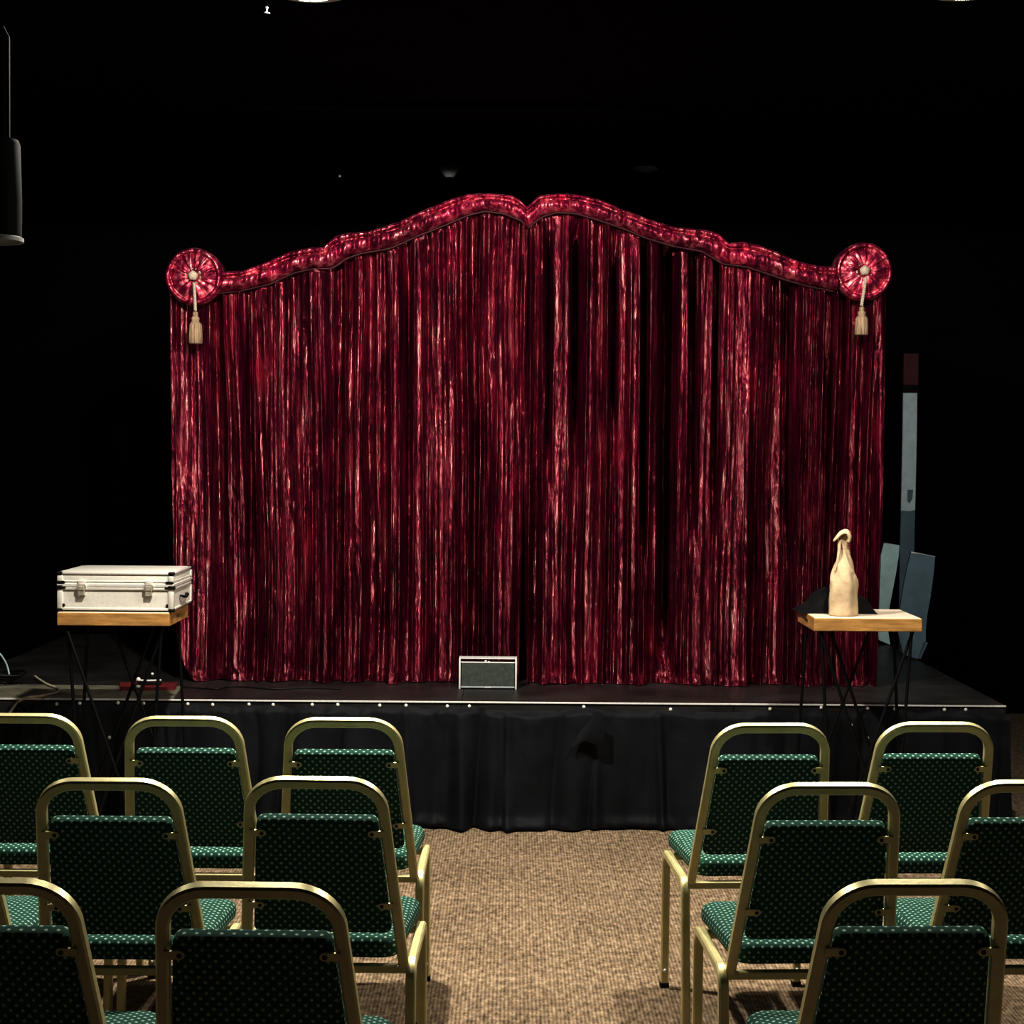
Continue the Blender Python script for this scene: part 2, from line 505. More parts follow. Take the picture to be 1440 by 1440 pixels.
for fx in (-0.96, -0.32, 0.32, 0.96):
    for fy in (-0.85, 0.85):
        bm = bmesh.new(); bx(bm, (fx * hw - 0.03, fy * hd - 0.03, 0), (fx * hw + 0.03, fy * hd + 0.03, STAGE_Z - 0.051), 0.004, 1)
        obj('leg', bm, M['black_metal'], stage)

# skirt: pleated black cloth pinned along the front edge
pins_px = [(80, 990), (112, 989), (166, 988.5), (202, 989), (264, 990), (299, 991), (350, 990.5), (384, 991), (439, 991), (475, 991),
           (534, 992), (571, 992), (629, 993), (660, 993), (821, 994), (943, 997.5), (1083, 997), (1155, 995), (1220, 996), (1258, 997),
           (1328, 998), (1358, 998), (154, 1037), (1197, 1020), (1220, 1038)]
YK = YS - 0.035
skirt = thing('stage_skirt', 'black pleated cloth skirt pinned along the front of the stage', 'stage skirt', ((SX0 + SX1) / 2, YK, 0))
sx = skirt.location.x
pin_x = sorted(at(px, py, YK).x for px, py in pins_px[:22])
nx, nz = 900, 90
xs = np.linspace(SX0 - 0.01, SX1 + 0.004, nx); ts = np.linspace(0, 1, nz)
X, T = np.meshgrid(xs, ts)
ztop = STAGE_Z - 0.014
dist = np.min(np.abs(xs[:, None] - np.array(pin_x)[None, :]), 1)
sag = 0.016 * np.clip(dist / 0.10, 0, 1) ** 1.5
zb = 0.004 + 0.010 * vn(xs / 0.25, xs * 0, 3)
Z = zb[None, :] + (ztop - sag[None, :] - zb[None, :]) * T
fall = 1 - T
dy = 0.085 * np.abs(vn(X / 0.12 + 0.25 * fall, T * 0.6, 5) - 0.5) * 2 * (0.25 + 0.75 * fall)
dy += 0.040 * vn(X / 0.06 + 0.4 * fall, T * 0.9, 6) * (0.3 + 0.7 * fall)
dy += 0.010 * vn(X / 0.03 + 2.0 * T, T * 5 + X * 3, 7) * np.exp(-((T - 0.93) / 0.1) ** 2)
for c, w, a in ((645, 0.035, 0.05), (752, 0.06, 0.055), (925, 0.02, 0.05), (830, 0.03, 0.02), (705, 0.02, 0.04), (570, 0.02, 0.03)):
    xc = at(c, 1090, YK).x + 0.02 * (X - X) + (0.02 * fall)
    dy += a * np.exp(-((X - xc) / w) ** 2) * (0.15 + 0.85 * fall ** 0.7)
dy += 0.035 * np.exp(-((T - 0.03) / 0.05) ** 2) * vn(X / 0.09, T, 9)
dy *= np.clip((1 - T) / 0.05, 0.04, 1)
V = np.stack([X - sx, -dy, Z], -1)
o = link('cloth_front', grid_mesh('cloth_front', V), M['skirt'], skirt, True)
for side_x, nm in ((SX1 + 0.006, 'cloth_side'), (SX0 - 0.012, 'cloth_side')):
    ys = np.linspace(YS - 0.03, SYB, 200); Yg, Tg = np.meshgrid(ys, np.linspace(0, 1, 30))
    dxx = 0.05 * vn(Yg / 0.12, Tg * 0.5, 14) * (0.1 + 0.9 * (1 - Tg))
    sgn = 1 if side_x > 0 else -1
    V = np.stack([side_x + sgn * dxx - sx, Yg - YK, 0.005 + (ztop - 0.005) * Tg], -1)
    link(nm, grid_mesh(nm, V), M['skirt'], skirt, True)
# folded-over flap
fp = [(839, 1001), (848, 1003), (851, 1046), (838, 1047), (822, 1042), (804, 1051), (815, 1030)]
bm = bmesh.new()
f0 = [bm.verts.new(at(x, y, YK - 0.085 - 0.010 * math.sin(i * 1.7)) - Vector((sx, YK, 0))) for i, (x, y) in enumerate(fp)]
f1 = [bm.verts.new(v.co + Vector((0, 0.012, 0))) for v in f0]
cv = bm.verts.new(at(833, 1028, YK - 0.095) - Vector((sx, YK, 0)))
for i in range(len(f0)):
    j = (i + 1) % len(f0)
    bm.faces.new((f0[i], f0[j], cv)); bm.faces.new((f0[j], f0[i], f1[i], f1[j]))
bm.faces.new(f1[::-1])
o = obj('folded_flap', bm, M['skirt'], skirt, True, 50); o['label'] = 'loose triangular fold of the black cloth hanging open'
for i, (px, py) in enumerate(pins_px):
    y_off = -0.006 if i < 22 else -0.062
    p = at(px, py, YK + y_off)
    bm = bmesh.new(); bmesh.ops.create_uvsphere(bm, u_segments=10, v_segments=6, radius=0.0078)
    for v in bm.verts: v.co.y *= 0.5; v.co += p - Vector((sx, YK, 0))
    o = obj('push_pin', bm, M['white'], skirt, True)
    if i == 0: o['label'] = 'small white pin head'

# ------------------------------------------------------------------ curtain
curtain = thing('stage_curtain', 'red crushed velvet backdrop curtain with scalloped padded top on the stage', 'curtain', (at(743, 700, YC).x, YC, STAGE_Z))
CO = Vector(curtain.location)
PXM = (at(744, 600, YC) - at(743, 600, YC)).x          # metres per photo pixel on the curtain

top_L = [(318, 384), (345, 382), (375, 371.5), (410, 355.5), (440, 350), (458, 349.5), (464, 343), (473, 334), (491, 329.5), (520, 327.5), (562, 314),
         (600, 296.5), (639, 281), (658, 275.5), (690, 274.5), (719, 277), (731, 283), (741, 293)]
low_L = [(310, 414), (340, 411), (383, 401), (414, 386), (441, 380), (468, 379.5), (478, 374), (488, 366), (511, 358), (550, 351.5), (589, 334), (628, 318.5),
         (659, 305), (682, 299.5), (709, 303), (733, 313), (741, 322)]
top_R = [(740, 293), (744, 290), (757, 277.5), (783, 275), (813, 276), (843, 283.5), (876, 297.5), (915, 312), (946, 321.5), (985, 325), (1004, 328), (1015, 337),
         (1022, 344), (1041, 342), (1063, 346), (1087, 355), (1121, 370), (1150, 376), (1170, 376)]
low_R = [(741, 323), (763, 307), (783, 301), (810, 303), (841, 312), (876, 324), (907, 337), (942, 347.5), (985, 355.5), (998, 363), (1014, 373), (1047, 377),
         (1071, 385), (1102, 395.5), (1133, 404), (1172, 412)]
edgeLL = [(380, 242), (600, 245), (800, 247), (880, 250), (915, 255), (938, 264), (950, 274), (958, 286)]
edgeLR = [(290, 744), (600, 738), (850, 732), (963, 729)]
edgeRL = [(290, 737), (600, 736.5), (850, 738), (963, 740)]
edgeRR = [(380, 1244), (600, 1239), (700, 1236), (850, 1231), (963, 1226)]


def ip(poly, v):
    p = np.array(poly, float)
    return np.interp(v, p[:, 0], p[:, 1])


def pleat(X, Z, k):
    """Depth of the folds toward the audience, metres."""
    xw = X + 0.035 * (vn(X * 2.2, Z * 0.55, k + 1) - 0.5) + 0.016 * (vn(X * 9, Z * 1.6, k + 2) - 0.5)
    big = vn(xw / 0.17, Z * 0.15, k + 3)
    a = vn(xw / 0.052, Z * 0.22, k + 4)
    a = 1 - np.abs(2 * a - 1)
    b = vn(xw / 0.025, Z * 0.5, k + 5)
    b = 1 - np.abs(2 * b - 1)
    c = vn(xw / 0.0105 + 0.4 * vn(X * 30, Z * 9, k + 8), Z * 2.2, k + 6)
    cr = vn(X / 0.028 + 0.7 * Z / 0.05, Z / 0.055, k + 7)            # crushed patches
    crm = np.clip((vn(X / 0.10, Z / 0.22, k + 9) - 0.52) * 4, 0, 1)
    return 0.055 * big + 0.084 * a ** 1.2 + 0.028 * b + 0.0050 * c + 0.010 * cr * crm


def drape(name, eL, eR, low, k, nxx, deep, label=None):
    nzz = 330
    u = np.linspace(0, 1, nxx)
    pxt = ip(eL, 430) + (ip(eR, 380) - ip(eL, 430)) * u
    pyt = ip(low, pxt) - 12
    pyb = np.interp(pxt, [243, 743, 1230], [957.5, 961, 963.5]) + 2.0 * (vn(pxt / 14, pxt * 0, k + 20) - 0.6)
    t = np.linspace(0, 1, nzz) ** 1.0
    PY = pyb[None, :] + (pyt - pyb)[None, :] * t[:, None]
    PX = ip(eL, PY) + (ip(eR, PY) - ip(eL, PY)) * u[None, :]
    # photo -> curtain plane (vectorised)
    R = np.array(ROT)
    D = np.stack([(PX - 720) / F, (720 - PY) / F, -np.ones_like(PX)], -1) @ R.T
    P = D * (YC / D[..., 1])[..., None]
    Xw = P[..., 0]; Zw = P[..., 2] + H
    d = pleat(Xw, Zw, k)
    for cx, wd, dep, y0, y1 in deep:
        xc = at(cx, 700, YC).x
        m = np.clip((PY - y0) / 70, 0, 1) * np.clip((y1 - PY) / 190, 0, 1)
        wob = 0.008 * (vn(Zw * 1.7, Zw * 0, k + 31) - 0.5)
        d = d - dep * np.exp(-np.abs((Xw - xc - wob) / wd) ** 3) * m * m * (3 - 2 * m) * np.clip((Zw - STAGE_Z) / 0.35, 0.12, 1)
    h = Zw - STAGE_Z
    flare = np.clip(1 - h / 0.22, 0, 1) ** 2
    d = d + 0.035 * flare * vn(Xw / 0.06, Zw * 4, k + 21) + 0.03 * np.clip(1 - h / 0.05, 0, 1) * vn(Xw / 0.05, Zw * 0, k + 22)
    d = d + 0.012 * flare * (vn(Xw / 0.022 + Zw * 20, Zw / 0.03, k + 23) - 0.5)
    topf = np.clip((1 - t) / 0.03, 0.15, 1)[:, None]
    d = (d - 0.055) * topf
    Zw = np.maximum(Zw, STAGE_Z + 0.004)
    V = np.stack([Xw - CO.x, -d, Zw - CO.z], -1)
    o = link(name, grid_mesh(name, V), M['velvet'], curtain, True)
    if label: o['label'] = label
    return o


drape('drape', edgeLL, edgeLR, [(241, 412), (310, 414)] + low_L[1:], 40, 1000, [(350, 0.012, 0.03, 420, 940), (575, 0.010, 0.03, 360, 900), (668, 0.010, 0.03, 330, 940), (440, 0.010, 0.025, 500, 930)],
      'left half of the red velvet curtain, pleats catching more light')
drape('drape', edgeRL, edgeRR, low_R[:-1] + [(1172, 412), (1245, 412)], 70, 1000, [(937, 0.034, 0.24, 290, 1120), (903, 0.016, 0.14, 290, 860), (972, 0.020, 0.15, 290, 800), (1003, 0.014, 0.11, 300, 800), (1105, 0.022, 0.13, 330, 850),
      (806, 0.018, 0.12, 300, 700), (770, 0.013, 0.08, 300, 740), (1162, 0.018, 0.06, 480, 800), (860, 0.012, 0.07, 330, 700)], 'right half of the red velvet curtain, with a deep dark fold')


def resample(poly, n):
    p = np.array(poly, float)
    s = np.concatenate([[0], np.cumsum(np.hypot(*np.diff(p, axis=0).T))])
    q = np.linspace(0, s[-1], n)
    x = np.interp(q, s, p[:, 0]); y = np.interp(q, s, p[:, 1])
    for _ in range(2):                     # soften the corners
        x[1:-1] = (x[:-2] + 2 * x[1:-1] + x[2:]) / 4; y[1:-1] = (y[:-2] + 2 * y[1:-1] + y[2:]) / 4
    return x, y, s[-1]


def valance(top, low, k):
    n = 420; m = 30
    tx, ty, L = resample(top, n); lx, ly, _ = resample(low, n)
    s = np.linspace(0, L * PXM, n)[None, :]
    t = np.linspace(0, 1, m)[:, None]
    PX = lx[None, :] + (tx - lx)[None, :] * t; PY = ly[None, :] + (ty - ly)[None, :] * t
    R = np.array(ROT)
    D = np.stack([(PX - 720) / F, (720 - PY) / F, -np.ones_like(PX)], -1) @ R.T
    P = D * (YC / D[..., 1])[..., None]
    prof = np.where(t < 0.70, 0.058 * np.clip(np.sin(PI * np.clip(t / 0.72, 0, 1)), 0, 1) ** 0.55,
                    0.046 * np.clip(np.sin(PI * np.clip((t - 0.68) / 0.32, 0, 1)), 0, 1) ** 0.55)
    wr = vn(s / 0.022 + 0.5 * (vn(s / 0.05, t * 3, k + 1)), t * 1.2, k + 2)
    wr2 = vn(s / 0.010, t * 2.5, k + 3)
    d = 0.055 + prof * (0.80 + 0.30 * wr) + 0.020 * wr * np.sin(PI * t) + 0.007 * wr2
    d[0] = 0.02; d[-1] = 0.0
    front = np.stack([P[..., 0] - CO.x, -d, P[..., 2] + H - CO.z], -1)
    back = np.stack([front[::-1, :, 0], np.full_like(d, 0.03), front[::-1, :, 2]], -1)[::6]
    V = np.concatenate([front, back, front[:1]], 0)
    v = link('valance', grid_mesh('valance', V), M['velvet_band'], curtain, True)
    # piping along the lower edge and along the groove
    for tt, rr, off in ((0.0, 0.0065, 0.062), (0.70, 0.0035, 0.068)):
        px = lx + (tx - lx) * tt; py = ly + (ty - ly) * tt
        path = [at(a, b, YC) - CO + Vector((0, -off, 0)) for a, b in zip(px[::3], py[::3])]
        bm = bmesh.new(); sweep(bm, path, rnd(rr, 7), (0, 1, 0))
        obj('piping', bm, M['piping'], v, True)


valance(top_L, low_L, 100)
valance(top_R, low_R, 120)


def twist_rope(bm, path, r, turns):
    n = len(path)
    for ph in (0, PI):
        pts = []
        for i, p in enumerate(path):
            a = ph + 2 * PI * turns * i / (n - 1)
            t = (Vector(path[min(i + 1, n - 1)]) - Vector(path[max(i - 1, 0)])).normalized()
            u = Vector((0, 1, 0)); u = (u - t * u.dot(t)).normalized(); w = t.cross(u)
            pts.append(Vector(p) + u * (r * 0.58 * math.cos(a)) + w * (r * 0.58 * math.sin(a)))
        sweep(bm, pts, rnd(r * 0.44, 6), (0.3, 1, 0.1))


def rosette(px, py, rpx, tassel_top, tassel_bot, tassel_x, k):
    c = at(px, py, YC) - CO + Vector((0, -0.06, 0))
    r = rpx * PXM
    nr, na = 40, 200
    rr = np.linspace(0.05, 1.0, nr)[:, None]; aa = np.linspace(0, 2 * PI, na, endpoint=False)[None, :]
    ca = np.cos(aa) ; sa = np.sin(aa)
    rad = vn((aa / (2 * PI)) * 46, rr * 2, k) ; rad = np.where(aa > 2 * PI * 0.98, rad * 0.5, rad)
    prof = np.where(rr < 0.78, 0.045 + 0.018 * np.sin(PI * np.clip(rr / 0.78, 0, 1)), 0.03 + 0.03 * np.clip(np.sin(PI * np.clip((rr - 0.76) / 0.24, 0, 1)), 0, 1) ** 0.6)
    d = prof + 0.018 * np.clip(rr * 1.4, 0, 1) * (rad - 0.5) * np.where(rr < 0.8, 1.0, 0.55)
    V = np.stack([c.x + r * rr * ca + 0 * d, c.y - d, c.z + r * rr * sa + 0 * d], -1)
    rim = V[-1:].copy(); rim[..., 1] = 0.03
    cen = np.repeat(np.array([[[c.x, 0.03, c.z]]]), na, 1)
    V = np.concatenate([V, rim, cen], 0)
    ros = link('rosette', grid_mesh('rosette', V[:, ::-1], True), M['velvet_band'], curtain, True)
    # cap over the middle
    y0 = c.y - 0.050
    bm = bmesh.new(); bmesh.ops.create_uvsphere(bm, u_segments=20, v_segments=12, radius=1)
    for v in bm.verts:
        f = 1 + 0.06 * math.sin(5 * math.atan2(v.co.z, v.co.x))
        v.co = Vector((c.x + v.co.x * 0.023 * f, y0 - 0.012 + v.co.y * 0.022, c.z + 0.002 + v.co.z * 0.023 * f))
    obj('button', bm, M['rope'], ros, True)
    ring = [(c.x + 0.036 * math.cos(a), y0 - 0.004, c.z + 0.036 * math.sin(a)) for a in np.linspace(0, 2 * PI, 61)]
    bm = bmesh.new(); twist_rope(bm, ring, 0.0075, 15)
    obj('cord_ring', bm, M['rope'], ros, True)
    pt = at(tassel_x, tassel_top, YC) - CO; pb = at(tassel_x, tassel_bot, YC) - CO
    yt = c.y - 0.062
    n = 50
    path = [(c.x + 0.006 + (pt.x - c.x - 0.006) * (i / n), yt, c.z - 0.03 + (pt.z + 0.01 - c.z + 0.03) * (i / n)) for i in range(n + 1)]
    bm = bmesh.new(); twist_rope(bm, path, 0.0085, 8)
    obj('hanging_cord', bm, M['rope'], ros, True)
    hgt = pt.z - pb.z
    prof = [(0.0, 0), (0.024, 0.0), (0.029, 0.004), (0.029, hgt * 0.3), (0.027, hgt * 0.62), (0.021, hgt * 0.70), (0.016, hgt * 0.73), (0.019, hgt * 0.78), (0.018, hgt * 0.85), (0.011, hgt * 0.9), (0.013, hgt * 0.97), (0.010, hgt * 1.04), (0, hgt * 1.05)]
    bm = bmesh.new(); lathe(bm, prof, 48, (pb.x, yt, pb.z), lambda a, z: 1 + (0.07 * math.sin(a * 12) + 0.05 * math.sin(a * 5 + 1)) * (1 if z < hgt * 0.68 else 0.2))
    obj('tassel', bm, M['tassel'], ros, True)


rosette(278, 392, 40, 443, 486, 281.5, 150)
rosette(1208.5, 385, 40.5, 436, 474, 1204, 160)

# ------------------------------------------------------------------ chairs
CH = 0.90


def leaf(name, bm, m, parent, smooth=True, sharp=40, label=None):
    o = obj(name, bm, m, parent, smooth, sharp)
    if label: o['label'] = label
    return o


def make_chair():
    root = thing('banquet_chair', 'x', 'chair', (0, 0, 0), 0, 'green dotted chairs in rows before the stage')
    tube = sq(0.024, 0.024, 0.004)
    # back frame: one bent tube
    p0 = Vector((0, -0.162, 0.422)); p1 = Vector((0, -0.352, CH - 0.012))
    up = (p1 - p0).normalized(); Ls = (p1 - p0).length

    def P(x, s): return Vector((x, 0, 0)) + p0 + up * s
    hb, ht, rc = 0.186, 0.152, 0.080
    path = [P(-hb, 0), P(-hb * 0.6 - ht * 0.4, (Ls - rc) * 0.4), P(-ht, Ls - rc)]
    path += [P(-ht + rc - rc * math.cos(a), Ls - rc + rc * math.sin(a)) for a in np.linspace(0, PI / 2, 10)[1:]]
    path += [P(ht - rc + rc * math.sin(a), Ls - rc + rc * math.cos(a)) for a in np.linspace(0, PI / 2, 10)]
    path += [P(hb * 0.6 + ht * 0.4, (Ls - rc) * 0.4), P(hb, 0)]
    nrm = up.cross(Vector((1, 0, 0)))
    bm = bmesh.new(); sweep(bm, path, tube, nrm)
    leaf('back_frame', bm, M['gold'], root, True, 35)
    # back pad
    s0, s1 = 0.094, 0.408
    mt = Matrix((( 1, 0, 0, 0), (0, up.y, -nrm.y, 0), (0, up.z, -nrm.z, 0), (0, 0, 0, 1)))
    fwd = Vector((0, up.z, -up.y))               # toward the stage
    mt = Matrix.Identity(4)
    org = P(0, s0) - fwd * 0.010
    for r_ in range(3):
        mt[r_][0] = (1, 0, 0)[r_]; mt[r_][1] = up[r_]; mt[r_][2] = fwd[r_]; mt[r_][3] = org[r_]
    wlow = 2 * (hb + (ht - hb) * s0 / Ls) - 0.036; whi = 2 * ht - 0.030
    bm = bmesh.new(); cushion(bm, wlow, whi, s1 - s0, 0.034, 0.010, 0.018, 0.012, mt)
    o = leaf('backrest', bm, M['fabric'], root, True, 60); box_uv(o.data)
    # tabs that hold the pad
    for sg in (-1, 1):
        for s, q in ((s1 - 0.030, 0), (s0 + 0.085, 1)):
            hx = hb + (ht - hb) * min(1, s / (Ls - rc))
            m2 = mt.copy(); og = P(0, s) - fwd * 0.0135
            for r_ in range(3): m2[r_][3] = og[r_]
            bm = bmesh.new()
            x_out, x_in = hx - 0.004, hx - 0.040
            pts = [(x_out, -0.0085), (x_out, 0.0085), (x_in + 0.006, 0.0085), (x_in + 0.001, 0.005), (x_in, 0), (x_in + 0.001, -0.005), (x_in + 0.006, -0.0085)]
            a = [bm.verts.new(m2 @ Vector((sg * x, y, 0))) for x, y in pts]; b = [bm.verts.new(m2 @ Vector((sg * x, y, -0.004))) for x, y in pts]
            bm.faces.new(a); bm.faces.new(b[::-1])
            for i in range(len(pts)):
                j = (i + 1) % len(pts); bm.faces.new((a[i], b[i], b[j], a[j]))
            tb = leaf('bracket', bm, M['gold'], root, False)
            bm = bmesh.new(); bmesh.ops.create_cone(bm, cap_ends=True, segments=12, radius1=0.0046, radius2=0.0046, depth=0.0025)
            for v in bm.verts: v.co = m2 @ (v.co + Vector((sg * (x_in + 0.009), 0, -0.0045)))
            leaf('screw', bm, M['black_plastic'], tb, False)
    # seat
    bm = bmesh.new(); cushion(bm, 0.352, 0.402, 0.400, 0.052, 0.024, 0.045, 0.012, Matrix.Translation((0, -0.155, 0.430)))
    o = leaf('seat', bm, M['fabric'], root, True, 60); box_uv(o.data)
    # under-frame
    lx = 0.203
    for sg in (-1, 1):
        x = sg * lx; r = 0.045; zt = 0.420
        rear = [(x, -0.205, 0.004), (x, -0.172, zt - r)] + [(x, -0.172 + r - r * math.cos(a), zt - r + r * math.sin(a)) for a in np.linspace(0, PI / 2, 7)[1:]]
        front = [(x, 0.222, 0.004), (x, 0.212, zt - r)] + [(x, 0.212 - r + r * math.cos(a), zt - r + r * math.sin(a)) for a in np.linspace(0, PI / 2, 7)[1:]]
        for nm, pth in (('leg', rear), ('leg', front)):
            bm = bmesh.new(); sweep(bm, pth, tube, (1, 0, 0))
            lg = leaf(nm, bm, M['gold'], root, True, 35)
            bm = bmesh.new(); q = pth[0]; bx(bm, (q[0] - 0.0135, q[1] - 0.0135, 0), (q[0] + 0.0135, q[1] + 0.0135, 0.016), 0.002, 1)
            leaf('rubber_foot', bm, M['rubber'], lg, False)
        bm = bmesh.new(); sweep(bm, [(x, -0.172 + r, zt), (x, 0.212 - r, zt)], tube, (1, 0, 0)); leaf('side_rail', bm, M['gold'], root, True, 35)
    for y in (-0.160, 0.175):
        bm = bmesh.new(); sweep(bm, [(-lx + 0.01, y, 0.412), (lx - 0.01, y, 0.412)], sq(0.020, 0.020, 0.003), (0, 1, 0)); leaf('stretcher', bm, M['gold'], root, True, 35)
    for sg in (-1, 1):
        bm = bmesh.new(); bmesh.ops.create_uvsphere(bm, u_segments=8, v_segments=6, radius=0.006)
        for v in bm.verts: v.co += Vector((sg * (lx), 0.204, 0.055))
        leaf('stud', bm, M['alu'], root, True)
    return root


def copy_tree(o, parent=None):
    c = o.copy(); C.objects.link(c)
    if parent is not None: c.parent = parent
    for ch in list(o.children): copy_tree(ch, c)
    return c


chair_list = [   # arch centre px, arch top px, turn in degrees, label
    (29, 1004, 0, 'green dotted gold-framed chair cut by the photo edge, leftmost in the row nearest the stage'),
    (257, 1008, 0, 'green dotted gold-framed chair in the row nearest the stage, second left of the aisle'),
    (482, 1010, 0, 'green dotted gold-framed chair in the row nearest the stage, first left of the aisle'),
    (1086, 1017.5, 3, 'green dotted gold-framed chair in the row nearest the stage, first right of the aisle'),
    (1318, 1016, 2.5, 'green dotted gold-framed chair in the row nearest the stage, second right of the aisle'),
    (150, 1095, 0, 'green dotted gold-framed chair in the middle row, second left of the aisle'),
    (443, 1093, -1, 'green dotted gold-framed chair in the middle row, first left of the aisle'),
    (1168, 1101.5, 2.5, 'green dotted gold-framed chair in the middle row, first right of the aisle'),
    (1455, 1098, 2, 'green dotted gold-framed chair in the middle row, cut by the right photo edge'),
    (-133, 1092, 0, 'green dotted gold-framed chair in the middle row, only its seat corner showing at left'),
    (-25, 1236, 0, 'green dotted gold-framed chair in the row nearest the camera, cut by the left photo edge'),
    (350, 1242, -1, 'green dotted gold-framed chair in the row nearest the camera, left of the aisle beside it'),
    (1292, 1238, 2, 'green dotted gold-framed chair in the row nearest the camera, right of the aisle'),
]
chair0 = make_chair()
chairs = [chair0] + [copy_tree(chair0) for _ in chair_list[1:]]
for o, (px, py, rz, lab) in zip(chairs, chair_list):
    p = onz(px, py, CH)
    a = math.radians(rz)
    off = Matrix.Rotation(a, 3, 'Z') @ Vector((0, -0.352, 0))
    o.location = (p.x - off.x, p.y - off.y, 0); o.rotation_euler = (0, 0, a)
    o['label'] = lab

# ------------------------------------------------------------------ side tables
TY = 6.73
TZ = at(1221, 870, TY).z


def make_table(x0, x1, label, slot):
    w = x1 - x0; cx = (x0 + x1) / 2; dp = 0.39; th = 0.051
    t = thing('side_table', label, 'table', (cx, TY + dp / 2, 0), 0, 'wooden tables on black rods before the stage')
    hw_, hd_ = w / 2, dp / 2
    bm = bmesh.new()
    wall = 0.016
    bx(bm, (-hw_, -hd_, TZ - th), (hw_, -hd_ + wall, TZ), 0.002, 1)
    bx(bm, (-hw_, hd_ - wall, TZ - th), (hw_, hd_, TZ), 0.002, 1)
    for sg in (-1, 1):                       # end boards with a hand slot
        xa, xb = (sg * hw_, sg * (hw_ - wall)); xa, xb = min(xa, xb), max(xa, xb)
        e = 0.0005
        bx(bm, (xa, -hd_ + wall + e, TZ - th), (xb, -0.045, TZ)); bx(bm, (xa, 0.045, TZ - th), (xb, hd_ - wall - e, TZ))
        bx(bm, (xa, -0.045, TZ - 0.019), (xb, 0.045, TZ)); bx(bm, (xa, -0.045, TZ - th), (xb, 0.045, TZ - 0.036))
    obj('rim', bm, M['wood'], t)
    bm = bmesh.new(); bx(bm, (-hw_ + 0.003, -hd_ + 0.003, TZ - 0.010), (hw_ - 0.003, hd_ - 0.003, TZ + 0.0025), 0.0015, 1)
    o = obj('table_top', bm, M['wood_top'], t); o['label'] = 'pale board top'
    bm = bmesh.new(); bx(bm, (-hw_ + 0.02, -hd_ + 0.02, TZ - th + 0.004), (hw_ - 0.02, hd_ - 0.02, TZ - 0.030)); obj('underside', bm, M['black_plastic'], t)
    k = w / 0.44
    for y, foot, inner in ((-hd_ + 0.03, 0.125, 0.195), (hd_ - 0.03, 0.235, 0.10)):
        for sg in (-1, 1):
            zt = TZ - th + 0.006
            a = Vector((sg * -0.185 * k, y, zt)); f = Vector((sg * -foot * k, y + sg * 0.012, 0.006)); b = Vector((sg * inner * k, y + sg * 0.010, zt))
            fa = f + (a - f).normalized() * 0.03; fb = f + (b - f).normalized() * 0.03
            path = [a, fa] + [fa.lerp(f, q).lerp(f.lerp(fb, q), q) for q in (0.25, 0.5, 0.75)] + [fb, b]
            bm = bmesh.new(); sweep(bm, path, rnd(0.0065, 8), (0, 1, 0))
            leaf('leg', bm, M['black_metal'], t, True, 60)
    return t


tl = at(80, 868, TY); tr = at(238, 868, TY)
table_l = make_table(tl.x, tr.x, 'square wooden topped table on crossed black rods under the silver case', True)
tl2 = at(1145, 870, TY); tr2 = at(1297, 870, TY)
table_r = make_table(tl2.x, tr2.x, 'square wooden topped table on crossed black rods under the wrapped bottle', True)
TOP = TZ + 0.0025

# ------------------------------------------------------------------ silver case
cx0 = at(79.5, 850, TY + 0.01).x; cx1 = at(244, 850, TY + 0.01).x
cw = cx1 - cx0; cd = 0.40; chh = 0.158
case = thing('flight_case', 'silver aluminium carrying case lying closed on the left table', 'case', ((cx0 + cx1) / 2, TY + 0.012 + cd / 2, TOP))
w2, d2 = cw / 2, cd / 2
z0 = 0.006; zs = 0.098; zt = chh
bm = bmesh.new(); bx(bm, (-w2 + 0.006, -d2 + 0.006, z0), (w2 - 0.006, d2 - 0.006, zs - 0.001), 0.003, 1); obj('body', bm, M['case'], case)
bm = bmesh.new()
vs = bx(bm, (-w2 + 0.006, -d2 + 0.006, zs + 0.001), (w2 - 0.006, d2 - 0.006, zt), 0.010, 3)
lid = obj('lid', bm, M['case'], case, True, 30)
bm = bmesh.new()
for (za, zb_, o_) in ((zs - 0.011, zs - 0.001, 0.0), (zs + 0.001, zs + 0.014, 0.0), (zs + 0.020, zs + 0.026, 0.003)):
    bx(bm, (-w2 + o_, -d2 + o_, za), (w2 - o_, d2 - o_, zb_), 0.002, 1)
obj('seam_profile', bm, M['case_edge'], case)
bm = bmesh.new()
for sx_ in (-1, 1):
    for sy_ in (-1, 1):
        a = (sx_ * (w2 - 0.012), sy_ * (d2 - 0.012))
        bx(bm, (min(a[0] - 0.012, a[0] + 0.012), a[1] - 0.012, z0 + 0.002), (a[0] + 0.012, a[1] + 0.012, zs - 0.012), 0.006, 2)
        bx(bm, (a[0] - 0.012, a[1] - 0.012, zs + 0.015), (a[0] + 0.012, a[1] + 0.012, zt - 0.012), 0.006, 2)
for sy_ in (-1, 1):
    for zz in (z0, zt - 0.010):
        y = sy_ * (d2 - 0.008); bx(bm, (-w2 + 0.02, y - 0.007, zz), (w2 - 0.02, y + 0.007, zz + 0.010), 0.004, 2)
for sx_ in (-1, 1):
    for zz in (z0, zt - 0.010):
        x = sx_ * (w2 - 0.008); bx(bm, (x - 0.007, -d2 + 0.02, zz), (x + 0.007, d2 - 0.02, zz + 0.010), 0.004, 2)
obj('edge_profile', bm, M['case_edge'], case, True, 30)
